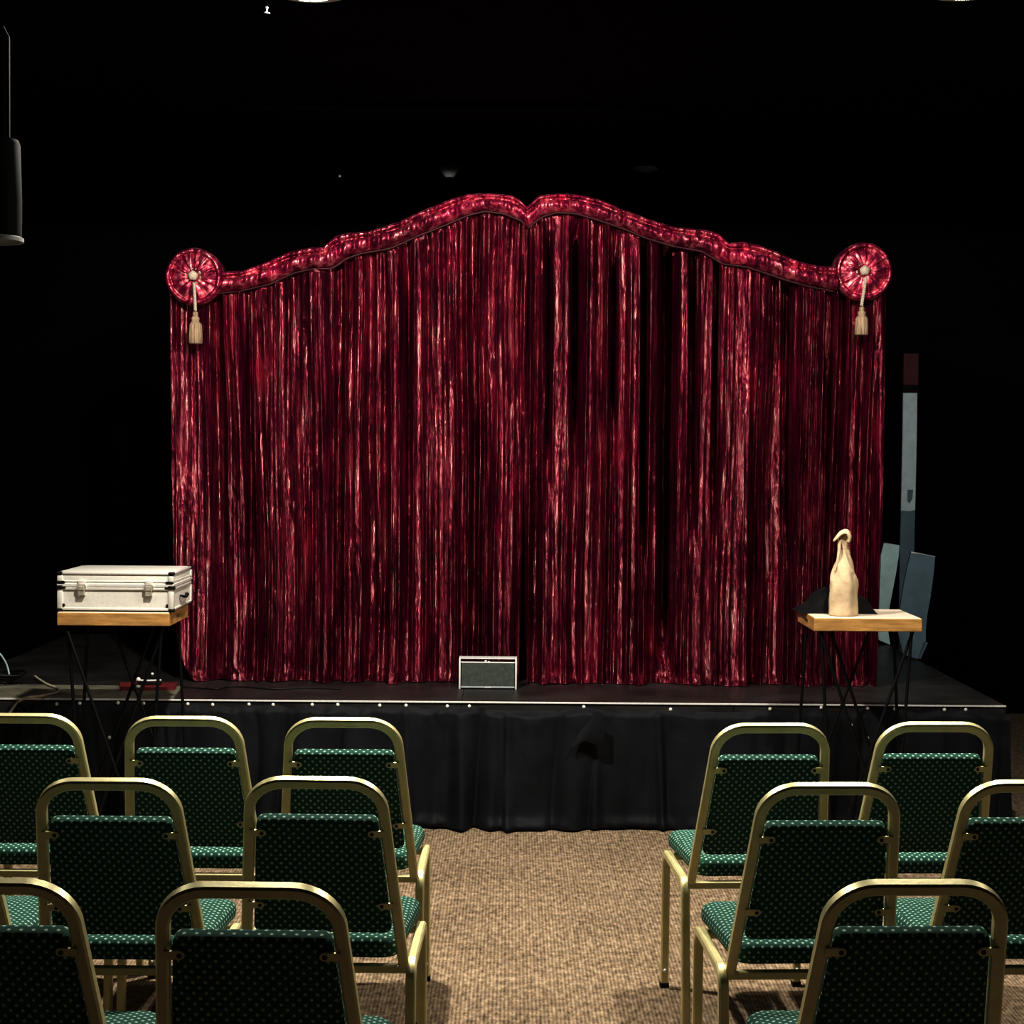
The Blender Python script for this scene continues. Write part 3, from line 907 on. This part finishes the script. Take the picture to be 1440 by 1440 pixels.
for sx_ in (-1, 1):
    for sy_ in (-1, 1):
        for zz, hh in ((0.0, 0.014), (zt - 0.012, 0.013), (zs - 0.009, 0.016)):
            bm = bmesh.new()
            x = sx_ * (w2 - 0.010); y = sy_ * (d2 - 0.010); e = 0.012 if zz != zs - 0.009 else 0.0135
            bx(bm, (x - e, y - e, zz), (x + e, y + e, zz + hh), 0.004, 2)
            if zz == zs - 0.009:
                bx(bm, (x - (0.026 if sx_ > 0 else 0.010), y - 0.0125, zz + 0.001), (x + (0.010 if sx_ > 0 else 0.026), y + 0.0125, zz + 0.012), 0.003, 1)
                bx(bm, (x - (0.022 if sx_ > 0 else 0.008), y - 0.0125, zz + 0.022), (x + (0.008 if sx_ > 0 else 0.022), y + 0.0125, zz + 0.034), 0.003, 1)
            o = obj('corner_guard', bm, M['black_plastic'], case, True, 30)
            if sx_ == sy_ == -1 and zz == 0: o['label'] = 'black plastic corner'
for sx_ in (-1, 1):
    bm = bmesh.new(); bmesh.ops.create_cone(bm, cap_ends=True, segments=14, radius1=0.0065, radius2=0.0055, depth=0.004)
    for v in bm.verts: v.co = Matrix.Rotation(PI / 2, 3, 'X') @ v.co + Vector((sx_ * (w2 - 0.026), -d2 + 0.0035, 0.026))
    obj('rivet', bm, M['black_plastic'], case)
for lxp in (115, 209.5):
    lx_ = at(lxp, 830, TY + 0.01).x - (cx0 + cx1) / 2
    bm = bmesh.new()
    bx(bm, (lx_ - 0.015, -d2 - 0.006, zs + 0.012), (lx_ + 0.015, -d2 + 0.004, zs + 0.028), 0.003, 2)
    lt = obj('latch', bm, M['case_edge'], case, True, 30)
    bm = bmesh.new()
    pts = [(-0.013, 0.066), (0.013, 0.066), (0.013, 0.084), (0.0185, 0.090), (0.0185, 0.104), (0.014, 0.111), (-0.014, 0.111), (-0.0185, 0.104), (-0.0185, 0.090), (-0.013, 0.084)]
    a = [bm.verts.new((lx_ + x, -d2 - 0.011, z)) for x, z in pts]; b = [bm.verts.new((lx_ + x, -d2 + 0.004, z)) for x, z in pts]
    bm.faces.new(a[::-1]); bm.faces.new(b)
    for i in range(len(pts)):
        j = (i + 1) % len(pts); bm.faces.new((a[i], a[j], b[j], b[i]))
    bx(bm, (lx_ - 0.012, -d2 - 0.014, 0.086), (lx_ + 0.012, -d2 - 0.010, 0.104), 0.002, 1)
    o = obj('clasp', bm, M['chrome'], lt); o['label'] = 'tarnished metal clasp'
# carrying handle folded on the side
bm = bmesh.new(); sweep(bm, smooth_path([(w2 - 0.002, -0.055, 0.055), (w2 + 0.007, -0.05, 0.053), (w2 + 0.008, 0, 0.045), (w2 + 0.007, 0.05, 0.053), (w2 - 0.002, 0.055, 0.055)], 5), sq(0.008, 0.014, 0.002), (0, 0, 1))
obj('handle', bm, M['black_plastic'], case, True, 40)

# ------------------------------------------------------------------ wrapped bottle
bp = at(1188, 862, TY + 0.075)
bottle = thing('wrapped_bottle', 'bottle wrapped in a tan bag twisted at the neck on the right table', 'bottle', (bp.x, TY + 0.10, TOP))
k = (TY + 0.10) / F
prof = [(0.0, 0.0), (17, 0.0), (19.6, 0.6), (20.2, 3), (19.4, 15), (19.6, 28), (20, 42), (19.4, 50), (17.6, 57), (15, 64), (12.2, 72), (9.4, 80), (7.4, 87), (6.4, 93), (6.6, 98), (7.6, 104), (8.4, 110), (7.6, 115), (4.5, 118), (0, 118.5)]
pp = []
for (r0, z0_), (r1, z1_) in zip(prof[:-1], prof[1:]):
    for q in range(3): pp.append(((r0 + (r1 - r0) * q / 3) * k, (z0_ + (z1_ - z0_) * q / 3) * k))
pp.append((0.0, prof[-1][1] * k))


def crumple(a, z):
    s = z / k
    f = float(vn(2.2 * math.cos(a) + s * 0.035 + 5, 2.2 * math.sin(a) + s * 0.05 + 5, 201)) - 0.5
    tw = a + max(0, s - 40) * 0.035
    amp = 0.10 + 0.20 * math.exp(-((s - 84) / 24) ** 2)
    pl = 1 - abs(math.sin(tw * 2.5))
    return 1 + 0.13 * f + amp * (pl - 0.45) * min(1, s / 50) - 0.10 * math.exp(-((a - 5.5) / 0.35) ** 2) * (1 if s < 60 else 0.3)


bm = bmesh.new(); rings = lathe(bm, pp, 72, (0, 0, 0), crumple)
for v in bm.verts:
    s = v.co.z / k; v.co.x += (-1.0 if s > 70 else 0) * k * min(1, max(0, (s - 70) / 30)) * 0.2 - 0.6 * k
obj('bag', bm, M['kraft'], bottle, True)


def ribbon(bm, pts, widths, thick, up):
    prof_n = 12
    P = smooth_path(pts, 6); W = np.interp(np.linspace(0, len(widths) - 1, len(P)), range(len(widths)), widths)
    sweep(bm, P, [(math.cos(2 * PI * i / prof_n), thick * math.sin(2 * PI * i / prof_n)) for i in range(prof_n)], up, True, [w for w in W])


bm = bmesh.new()
ribbon(bm, [(4 * k, -8.0 * k, 104 * k), (5 * k, -9 * k, 112 * k), (1 * k, -9 * k, 118.5 * k), (-6 * k, -8 * k, 117 * k), (-12 * k, -8 * k, 111 * k), (-17 * k, -7 * k, 105 * k)], [4.5 * k, 6.0 * k, 6.2 * k, 5.6 * k, 4.6 * k, 2.2 * k], 0.5, (0.2, 1, 0.5))
ribbon(bm, [(-4 * k, -5 * k, 112 * k), (-8 * k, -6 * k, 104 * k), (-9 * k, -7 * k, 92 * k), (-11 * k, -8 * k, 78 * k), (-15 * k, -9 * k, 62 * k)], [3 * k, 2.8 * k, 2.2 * k, 2 * k, 0.8 * k], 0.6, (1, -0.3, 0.2))
obj('twisted_top', bm, M['kraft'], bottle, True)

# ------------------------------------------------------------------ black cloth on the right table
nU, nV = 110, 60
bx0 = at(1121, 850, TY + 0.25).x; bx1 = at(1229, 850, TY + 0.25).x
u = np.linspace(0, 1, nU)[None, :]; v = np.linspace(0, 1, nV)[:, None]
pxu = 1121 + 108 * u
hprof = np.interp(pxu, [1121, 1126, 1134, 1140, 1148, 1152, 1160, 1166, 1180, 1198, 1206, 1212, 1222, 1227, 1229], [0.5, 6, 9, 14, 28, 33, 32, 30, 26, 24, 23, 21, 16, 11, 0.5]) * (TY + 0.2) / F * 0.95
cross = np.sin(PI * v) ** 0.8
hgt = hprof * cross * (0.80 + 0.4 * vn(u * 7 + v * 2, v * 4, 210)) + 0.004 + 0.006 * vn(u * 14, v * 8, 211)
edge = np.minimum(np.minimum(u, 1 - u) * 12, np.minimum(v, 1 - v) * 8); edge = np.clip(edge, 0, 1)
hgt = hgt * edge + 0.0008
Yv = TY + 0.165 + 0.215 * v + 0.012 * (vn(u * 6, v * 0, 212) - 0.5)
Xv = bx0 + (bx1 - bx0) * u + 0.01 * (vn(v * 5, u * 0, 213) - 0.5)
V = np.stack([Xv + 0 * v, Yv + 0 * u, hgt + 0 * u], -1)
cl_o = V[0, 0].copy()
V = V - np.array([(bx0 + bx1) / 2, TY + 0.27, 0])
Bt = V.copy(); Bt[..., 2] = 0.0004
me = grid_mesh('black_cloth', np.concatenate([V, Bt[::-1]], 0))
cl = link('black_cloth', me, M['black_cloth'], None, True)
cl.location = ((bx0 + bx1) / 2, TY + 0.27, TOP)
tag(cl, 'crumpled black cloth heaped behind the wrapped bottle on the table', 'cloth')

# ------------------------------------------------------------------ small loudspeaker on the stage
sp = onz(686, 969.5, STAGE_Z)
ks = sp.y / F
spk = thing('loudspeaker', 'small grey loudspeaker with silver frame standing before the curtain gap', 'speaker', (sp.x, sp.y + 0.04, STAGE_Z), math.radians(-1))
hw_ = 41 * ks; hh = 44.5 * ks; dh = 0.04
bm = bmesh.new(); bx(bm, (-hw_ + 0.009, -dh + 0.006, 0.007), (hw_ - 0.009, dh, hh - 0.020), 0.003, 1); obj('cabinet', bm, M['black_plastic'], spk)
for sg in (-1, 1):
    bm = bmesh.new(); x = sg * (hw_ - 0.0042)
    bx(bm, (x - 0.0042, -dh, 0), (x + 0.0042, dh + 0.002, hh), 0.0018, 2); obj('side_panel', bm, M['alu'], spk, True, 30)
bm = bmesh.new(); bx(bm, (-hw_ + 0.009, -dh + 0.002, hh - 0.006), (hw_ - 0.009, dh, hh - 0.0012), 0.0015, 1); obj('top_bar', bm, M['alu'], spk)
bm = bmesh.new(); bx(bm, (-hw_ + 0.009, -dh + 0.001, hh - 0.0235), (hw_ - 0.009, -dh + 0.012, hh - 0.0185), 0.0012, 1); obj('front_bar', bm, M['alu'], spk)
bm = bmesh.new(); bx(bm, (-hw_ + 0.0115, -dh + 0.002, 0.0145), (hw_ - 0.0115, -dh + 0.0075, hh - 0.0245), 0.0015, 1); obj('grille', bm, M['grille'], spk)
bm = bmesh.new(); bx(bm, (-hw_ + 0.010, -dh + 0.001, 0.006), (hw_ - 0.010, -dh + 0.008, 0.0138), 0.001, 1); obj('lower_bar', bm, M['grey_plastic'], spk)
bm = bmesh.new()
for i in range(5):
    x = -0.012 + i * 0.006
    q = [(x - 0.0022, 0.0068), (x + 0.0018, 0.0068), (x + 0.0030, 0.0130), (x - 0.0010, 0.0130)]
    a = [bm.verts.new((p[0], -dh - 0.0006, p[1])) for p in q]; b = [bm.verts.new((p[0], -dh + 0.002, p[1])) for p in q]
    bm.faces.new(a); bm.faces.new(b[::-1])
    for s in range(4): bm.faces.new((a[s], b[s], b[(s + 1) % 4], a[(s + 1) % 4]))
obj('logo', bm, M['white'], spk)
for x in (-0.010, 0.004):
    bm = bmesh.new(); bx(bm, (x - 0.005, -dh + 0.002, hh - 0.0187), (x + 0.005, -dh + 0.016, hh - (0.011 if x < 0 else 0.015)), 0.001, 1); obj('button', bm, M['white'], spk)

# ------------------------------------------------------------------ blue boards leaning at the stage's right rear
def board(name, pts, Y0, Y1, label, m, th=0.018):
    """Tapered board: outline in photo px at its lean from Y0 (bottom) to Y1 (top)."""
    ys = [p[1] for p in pts]; yb, yt = max(ys), min(ys)
    W = []
    for px, py in pts:
        f = (yb - py) / (yb - yt)
        W.append(at(px, py, Y0 + (Y1 - Y0) * f))
    zmin = min(w.z for w in W)
    base = Vector((sum(w.x for w in W) / len(W), Y0, zmin))
    root = thing(name, label, 'board', base)
    bm = bmesh.new()
    a = [bm.verts.new(w - base) for w in W]; b = [bm.verts.new(w - base + Vector((0, th, 0))) for w in W]
    bm.faces.new(a); bm.faces.new(b[::-1])
    n = len(W)
    for i in range(n):
        j = (i + 1) % n; bm.faces.new((a[i], b[i], b[j], a[j]))
    obj('panel', bm, m, root)
    return root, base


def strip(root, base, p, q, Y, hpx, m, name, wdt=0.02, dy=-0.002):
    a = at(p[0], p[1], Y) - base; b = at(q[0], q[1], Y) - base
    bm = bmesh.new(); sweep(bm, [a + Vector((0, wdt / 2 + dy, 0)), b + Vector((0, wdt / 2 + dy, 0))], sq(wdt, hpx * Y / F, 0.001), (0, 1, 0))
    return obj(name, bm, m, root)


yl = onz(1245, 907, STAGE_Z).y; yr = onz(1287, 928, STAGE_Z).y
YLb = min(yl, SYB - 0.12)
bl, b0 = board('painted_board', [(1243, 763.5), (1265, 767), (1264, 781), (1260.5, 804), (1255, 833), (1250.5, 856), (1248, 880), (1252, 907), (1236, 900), (1230, 860), (1229.2, 838), (1229, 822), (1232, 808), (1237.5, 786)], YLb, YLb + 0.10,
               'pale blue tapered board leaning at the stage side, nearer the curtain', M['blue'])
strip(bl, b0, (1243, 764), (1265, 767.5), YLb + 0.10, 1.6, M['blue_pale'], 'top_edge', 0.022)
br, b1 = board('painted_board', [(1281, 776), (1315, 783), (1313.5, 803), (1309, 838), (1304, 865), (1302, 886), (1302, 904), (1291, 927), (1270, 920), (1263, 890), (1266, 853), (1272, 816)], yr, yr + 0.12,
               'slate blue tapered board with a white top edge, leaning at the stage corner', M['blue_dark'])
strip(br, b1, (1281, 776.5), (1315, 783.5), yr + 0.12, 2.4, M['white'], 'top_edge', 0.022)
strip(br, b1, (1303, 903), (1292.5, 926), yr, 3.5, M['blue_dark'], 'foot_edge', 0.03, -0.01)
YT = SYB - 0.04
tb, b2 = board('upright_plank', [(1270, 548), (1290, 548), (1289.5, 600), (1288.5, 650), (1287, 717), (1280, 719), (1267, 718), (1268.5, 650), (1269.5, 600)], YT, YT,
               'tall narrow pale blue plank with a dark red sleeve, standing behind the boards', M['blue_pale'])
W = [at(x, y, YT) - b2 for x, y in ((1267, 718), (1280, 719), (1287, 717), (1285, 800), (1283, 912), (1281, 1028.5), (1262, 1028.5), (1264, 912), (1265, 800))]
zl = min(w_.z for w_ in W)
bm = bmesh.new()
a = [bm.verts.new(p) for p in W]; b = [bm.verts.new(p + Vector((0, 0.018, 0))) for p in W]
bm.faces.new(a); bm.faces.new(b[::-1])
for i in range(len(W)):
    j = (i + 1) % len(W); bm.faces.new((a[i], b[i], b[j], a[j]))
o = obj('shade_tinted_lower', bm, M['blue_dark'], tb); o['label'] = 'lower length of the plank, shade painted in as darker blue'  # plank's shading toward the bottom, painted as a darker blue length
W = [at(x, y, YT) - b2 + Vector((0, -0.0015, 0)) for x, y in ((1276, 689), (1284, 688.5), (1283, 701), (1279, 708), (1276, 705))]
bm = bmesh.new(); bm.faces.new([bm.verts.new(p) for p in W]); obj('worn_patch', bm, M['blue_dark'], tb)
q0 = [at(x, y, YT) - b2 for x, y in ((1270, 548), (1290.5, 548), (1291.5, 497), (1270.5, 497))]
bm = bmesh.new()
a = [bm.verts.new(p + Vector((0, -0.006, 0))) for p in q0]; b = [bm.verts.new(p + Vector((0, 0.024, 0))) for p in q0]
bm.faces.new(a); bm.faces.new(b[::-1])
for i in range(4): bm.faces.new((a[i], b[i], b[(i + 1) % 4], a[(i + 1) % 4]))
o = obj('sleeve', bm, M['dark_red'], tb); o['label'] = 'dark red sleeve at the top'
q0 = [at(x, y, YT) - b2 for x, y in ((1269.5, 552), (1290.5, 552), (1290.5, 541), (1269.5, 541))]
bm = bmesh.new()
a = [bm.verts.new(p + Vector((0, -0.010, 0))) for p in q0]; b = [bm.verts.new(p + Vector((0, 0.026, 0))) for p in q0]
bm.faces.new(a); bm.faces.new(b[::-1])
for i in range(4): bm.faces.new((a[i], b[i], b[(i + 1) % 4], a[(i + 1) % 4]))
o = obj('band', bm, M['black_cloth'], tb); o['label'] = 'black band below the sleeve'

# ------------------------------------------------------------------ odds and ends on the stage floor
a0 = onz(-30, 985, STAGE_Z); a1 = onz(243, 984, STAGE_Z); a2 = onz(256, 967, STAGE_Z); a3 = onz(-30, 964, STAGE_Z)
bm = bmesh.new()
lo_ = [Vector((p.x, max(p.y, YS + 0.008), STAGE_Z + 0.0005)) for p in (a0, a1, a2, a3)]
A = [bm.verts.new(p) for p in lo_]; B = [bm.verts.new(p + Vector((0, 0, 0.007))) for p in lo_]
bm.faces.new(A[::-1]); bm.faces.new(B)
for i in range(4): bm.faces.new((A[i], A[(i + 1) % 4], B[(i + 1) % 4], B[i]))
ms = obj('rubber_mat', bm, M['mat_strip']); tag(ms, 'olive grey mat strip lying along the left front of the stage', 'mat')
MZ = STAGE_Z + 0.0075
p0, p1, p2, p3 = onz(170, 971.5, MZ), onz(246, 971, MZ), onz(250, 963, MZ), onz(168, 963, MZ)
rc_ = (p0 + p1 + p2 + p3) / 4
bk = thing('red_folder', 'flat red folder lying on the mat beneath the left table', 'folder', (rc_.x, rc_.y, MZ))
bm = bmesh.new()
A = [bm.verts.new(Vector((p.x - rc_.x, p.y - rc_.y, 0.0004))) for p in (p0, p1, p2, p3)]; B = [bm.verts.new(v.co + Vector((0, 0, 0.012))) for v in A]
bm.faces.new(A[::-1]); bm.faces.new(B)
for i in range(4): bm.faces.new((A[i], A[(i + 1) % 4], B[(i + 1) % 4], B[i]))
obj('cover', bm, M['red'], bk)
bm = bmesh.new(); bx(bm, (-0.09, -0.02, 0.0125), (0.08, 0.02, 0.0140)); obj('flap', bm, M['red'], bk)
dvp = onz(214, 960.5, MZ + 0.0145)
dv = thing('hand_tool', 'black and white hand tool resting on the red folder', 'tool', (dvp.x, rc_.y + 0.0, MZ + 0.0145))
bm = bmesh.new(); bx(bm, (-0.055, -0.018, 0), (0.052, 0.018, 0.016), 0.004, 2); obj('body', bm, M['black_plastic'], dv, True, 30)
bm = bmesh.new(); sweep(bm, smooth_path([(-0.060, -0.012, 0.022), (-0.040, -0.015, 0.021), (0, -0.015, 0.020), (0.054, -0.013, 0.022)], 4), sq(0.010, 0.008, 0.002), (0, 1, 0))
bmesh.ops.create_uvsphere(bm, u_segments=10, v_segments=6, radius=0.011, matrix=Matrix.Translation((-0.050, -0.010, 0.024)))
o = obj('handle', bm, M['white'], dv, True, 40); o['label'] = 'white handle'
bm = bmesh.new(); bx(bm, (0.006, -0.004, 0.016), (0.016, 0.006, 0.045), 0.003, 2); o = obj('lever', bm, M['black_plastic'], dv)
bm = bmesh.new(); bmesh.ops.create_uvsphere(bm, u_segments=10, v_segments=6, radius=0.007, matrix=Matrix.Translation((0.011, 0.001, 0.048))); obj('tip', bm, M['white'], dv, True)
pb_ = onz(194, 965, MZ + 0.022)
bm = bmesh.new(); bmesh.ops.create_uvsphere(bm, u_segments=12, v_segments=8, radius=0.012)
for v_ in bm.verts: v_.co.z *= 0.7
wd = obj('crumpled_tissue', bm, M['white'], None, True); wd.location = (pb_.x, pb_.y, MZ + 0.0125 + 0.0084); tag(wd, 'tiny white scrap on the front of the red folder', 'scrap')


def cable(name, px, z, r, m, label, cat='cable', lift=None):
    pts = []
    for i, (x, y) in enumerate(px):
        p = onz(x, y, z + r)
        if lift and i in lift: p = at(x, y, lift[i])
        pts.append(p)
    P = smooth_path(pts, 8)
    base = pts[0].copy()
    bm = bmesh.new(); sweep(bm, [p - base for p in P], rnd(r, 8))
    o = obj(name, bm, m, None, True, 60); o.location = base
    tag(o, label, cat)
    return o


cable('power_cable', [(49, 951), (56, 956), (66, 962), (76, 966), (83, 969), (82, 973), (72, 976), (55, 979), (40, 980.5), (30, 984), (24, 989), (16, 999), (8, 1012)], MZ, 0.0056, M['cable_beige'],
      'beige cable bending across the stage mat and over the edge', 'cable', {10: YS - 0.005, 11: YS - 0.13, 12: YS - 0.14})
cable('thin_cable', [(252, 966), (280, 967.5), (306, 969), (322, 965.5), (345, 966), (385, 969), (430, 967.5), (480, 969)], STAGE_Z + 0.0005, 0.0035, M['cable_black'], 'thin black cable lying on the stage along the left curtain hem')
coil = thing('cable_coil', 'coil of pale and black cable at the left edge of the stage', 'cable', onz(-14, 962, MZ) + Vector((0, 0, 0.003)))
cl0 = Vector(coil.location)
yc_ = cl0.y
bm = bmesh.new(); sweep(bm, [p - cl0 for p in smooth_path([at(-40, 930, yc_ + 0.05), at(-22, 915, yc_ + 0.03), at(-4, 917, yc_), at(6, 928, yc_), at(11, 940, yc_), at(12.5, 952, yc_ - 0.02), at(6, 959, yc_ - 0.05), at(-20, 961, yc_ - 0.08)], 8)], rnd(0.0045, 8))
obj('pale_loop', bm, M['cable_pale'], coil, True)
bm = bmesh.new(); sweep(bm, [p - cl0 for p in smooth_path([at(-40, 953, yc_), at(-15, 952, yc_), at(0, 952.5, yc_), at(9, 953.5, yc_ - 0.01)], 8)], rnd(0.0045, 8))
sweep(bm, [p - cl0 for p in smooth_path([at(3, 958, yc_ - 0.02), at(10, 956, yc_), at(20, 951, yc_ + 0.03), at(30, 948, yc_ + 0.06)], 6)], rnd(0.004, 8))
obj('short_loop', bm, M['cable_pale'], coil, True)
bm = bmesh.new()
for i in range(4):
    rr = 0.085 + 0.008 * i
    sweep(bm, [(rr * 1.2 * math.cos(a) + 0.01 * i, rr * 0.9 * math.sin(a), 0.012 + 0.012 * i + 0.004 * math.sin(3 * a)) for a in np.linspace(0, 2 * PI, 41)], rnd(0.006, 7), (0, 0, 1), False)
obj('black_loops', bm, M['cable_black'], coil, True)

# black flat leaning in the dark behind the stage's left rear
YFL = 10.25
q = [at(152, 590, YFL), at(188, 590, YFL)]
bm = bmesh.new(); bx(bm, (q[0].x, YFL, 0), (q[1].x, YFL + 0.04, q[0].z), 0.004, 1)
fl = obj('scenery_flat', bm, M['black_cloth']); tag(fl, 'narrow black scenery flat standing in the dark behind the silver case', 'panel')

# ------------------------------------------------------------------ ceiling things
def on_ceiling(px, py):
    return onz(px, py, CEIL)


p = on_ceiling(632, 234)
sd = thing('smoke_detector', 'white domed smoke detector on the dark ceiling above the curtain peak', 'smoke detector', (p.x, p.y, CEIL))
bm = bmesh.new(); lathe(bm, [(0, -0.058), (0.022, -0.057), (0.027, -0.050), (0.036, -0.040), (0.046, -0.026), (0.052, -0.016)], 28); obj('dome', bm, M['grey_plastic'], sd, True, 40)
bm = bmesh.new(); lathe(bm, [(0.052, -0.016), (0.060, -0.014), (0.060, -0.001), (0, -0.001)], 28); obj('base', bm, M['grey_plastic'], sd, True, 40)
p = on_ceiling(907, 233)
dl = thing('ceiling_rose', 'flat round ceiling fitting right of the smoke detector', 'ceiling fitting', (p.x, p.y, CEIL))
bm = bmesh.new(); lathe(bm, [(0, -0.034), (0.030, -0.033), (0.062, -0.022), (0.068, -0.012), (0.05, -0.001), (0, -0.001)], 28); obj('plate', bm, M['pale_ring'], dl, True, 40)
bm = bmesh.new(); lathe(bm, [(0, -0.046), (0.020, -0.044), (0.026, -0.033)], 20); obj('boss', bm, M['black_plastic'], dl, True, 40)
p = on_ceiling(480, 233)
hk = thing('ceiling_bracket', 'small dark ceiling bracket with bright screw ends left of the smoke detector', 'bracket', (p.x, p.y, CEIL))
bm = bmesh.new(); bx(bm, (-0.03, -0.012, -0.016), (0.13, 0.012, -0.001), 0.003, 1); obj('arm', bm, M['fixture'], hk)
bm = bmesh.new(); sweep(bm, [(-0.008, 0, -0.001), (-0.008, 0, -0.05)], rnd(0.004, 8), (1, 0, 0)); obj('pin', bm, M['fixture'], hk)
bm = bmesh.new(); bmesh.ops.create_uvsphere(bm, u_segments=8, v_segments=6, radius=0.007, matrix=Matrix.Translation((-0.008, 0, -0.054))); obj('tip', bm, M['white'], hk, True)
p = on_ceiling(375, 2)
spn = thing('fire_sprinkler', 'small pale sprinkler head hanging from the ceiling at top left', 'sprinkler', (p.x, p.y, CEIL))
bm = bmesh.new(); lathe(bm, [(0.003, -0.026), (0.007, -0.022), (0.007, -0.001), (0, -0.001)], 14); obj('pipe', bm, M['sprinkler'], spn, True, 40)
bm = bmesh.new(); lathe(bm, [(0, -0.041), (0.011, -0.040), (0.012, -0.037), (0.003, -0.034), (0.003, -0.026)], 16); obj('deflector', bm, M['sprinkler'], spn, True, 40)

# recessed ceiling lights
LPX = ((438, -10.5, 'round ceiling lamp glowing at the top edge, left of centre'), (1356, -13, 'round ceiling lamp glowing faintly at the top edge near the right corner'))
lamps = []
for px, py, lab in LPX:
    p = on_ceiling(px, py)
    t = thing('ceiling_lamp', lab, 'ceiling lamp', (p.x, p.y, CEIL), 0, 'ceiling lamps over the front rows')
    bm = bmesh.new(); lathe(bm, [(0.050, -0.012), (0.062, -0.014), (0.070, -0.004), (0.070, -0.001), (0.048, -0.001)], 32); obj('trim_ring', bm, M['lamp_glow'], t, True, 40)
    bm = bmesh.new(); lathe(bm, [(0, -0.006), (0.046, -0.006), (0.047, -0.002), (0, -0.002)], 32); obj('lens', bm, M['lens'], t, True, 40)
    bm = bmesh.new(); lathe(bm, [(0.071, -0.003), (0.12, -0.002), (0.12, -0.0008), (0.071, -0.0008)], 32); obj('glow_ring', bm, M['lamp_glow'], t, True, 40)  # flat ring added to carry the lamp's soft glow
    lamps.append(p)

# hanging can lamp at the left edge
YH = 4.0
pb = at(-17, 338, YH); rad = at(31, 338, YH).x - pb.x
zt_ = at(0, 197, YH).z; zb_ = pb.z
can = thing('hanging_lamp', 'dark cylindrical can lamp hanging at the left photo edge, pale underside', 'lamp', (pb.x, YH, zb_))
hh_ = zt_ - zb_
bm = bmesh.new(); lathe(bm, [(rad * 0.92, 0.004), (rad * 0.96, 0.0), (rad * 0.97, hh_ * 0.4), (rad * 0.93, hh_ - 0.01), (rad * 0.88, hh_), (0, hh_)], 40); obj('can', bm, M['fixture'], can, True, 40)
bm = bmesh.new(); lathe(bm, [(0, 0.006), (rad * 0.80, 0.004), (rad * 0.90, -0.003), (rad * 1.02, -0.003), (rad * 1.02, 0.006), (rad * 0.97, 0.008)], 40); obj('rim', bm, M['pale_ring'], can, True, 40)
yk_tp = at(0, 37, YH).z - zb_; xk = at(14, 100, YH).x - pb.x
path = [(xk, -0.02, hh_ * 0.68), (xk, -0.02, yk_tp - 0.03), (xk - 0.012, -0.02, yk_tp - 0.008), (xk - 0.03, -0.02, yk_tp), (-xk + 0.03, -0.02, yk_tp), (-xk + 0.012, -0.02, yk_tp - 0.008), (-xk, -0.02, yk_tp - 0.03), (-xk, -0.02, hh_ * 0.68)]
bm = bmesh.new(); sweep(bm, path, sq(0.012, 0.010, 0.002), (0, 1, 0)); obj('yoke', bm, M['fixture'], can)
bm = bmesh.new(); bmesh.ops.create_uvsphere(bm, u_segments=10, v_segments=8, radius=0.010)
for v_ in bm.verts: v_.co += Vector((xk, -0.03, hh_ * 0.70))
obj('knob', bm, M['fixture'], can, True)
bm = bmesh.new(); sweep(bm, [(0, -0.02, yk_tp), (0, -0.02, CEIL - zb_ - 0.001)], rnd(0.010, 10), (1, 0, 0)); obj('drop_rod', bm, M['fixture'], can, True, 40)

# ------------------------------------------------------------------ light
def spot(name, loc, target, power, size, blend, col, rad_=0.05):
    d = bpy.data.lights.new(name, 'SPOT'); d.energy = power; d.spot_size = math.radians(size); d.spot_blend = blend; d.color = col; d.shadow_soft_size = rad_
    o = bpy.data.objects.new(name, d); C.objects.link(o); o.location = loc
    o.rotation_euler = (Vector(target) - Vector(loc)).to_track_quat('-Z', 'Y').to_euler()
    return o


WARM = (1.0, 0.95, 0.85)
l0, l1 = lamps
spot('lamp_light', (l0.x, l0.y, CEIL - 0.03), (l0.x, l0.y + 0.05, 0), 360, 179.4, 0.03, WARM)
spot('lamp_light', (l1.x, l1.y, CEIL - 0.03), (l1.x, l1.y + 0.05, 0), 200, 179.4, 0.03, WARM)
spot('lamp_light', (l0.x - 2.13, l0.y - 0.2, CEIL - 0.03), (l0.x - 2.13, l0.y - 0.15, 0), 40, 170, 0.2, WARM)
spot('lamp_light', (l1.x + 2.0, l1.y - 0.2, CEIL - 0.03), (l1.x + 2.0, l1.y - 0.15, 0), 65, 170, 0.2, WARM)
spot('aisle_light', (0.25, 5.8, CEIL - 0.03), (0.3, 5.9, 0), 34, 110, 0.9, (1.0, 0.89, 0.72), 0.08)
spot('added_fill_light', (0.1, 1.7, CEIL - 0.03), (0.1, 1.7, 0), 9, 60, 0.8, (1.0, 0.90, 0.74), 0.08)  # unseen fill, added so floor bounce lifts the chair backs

w = bpy.data.worlds.new('hall_air'); scene.world = w; w.use_nodes = True
w.node_tree.nodes['Background'].inputs[0].default_value = (0.5, 0.6, 0.8, 1)
w.node_tree.nodes['Background'].inputs[1].default_value = 0.002

scene.view_settings.view_transform = 'Standard'
scene.view_settings.look = 'None'
scene.view_settings.exposure = 0.55
scene.view_settings.gamma = 0.70
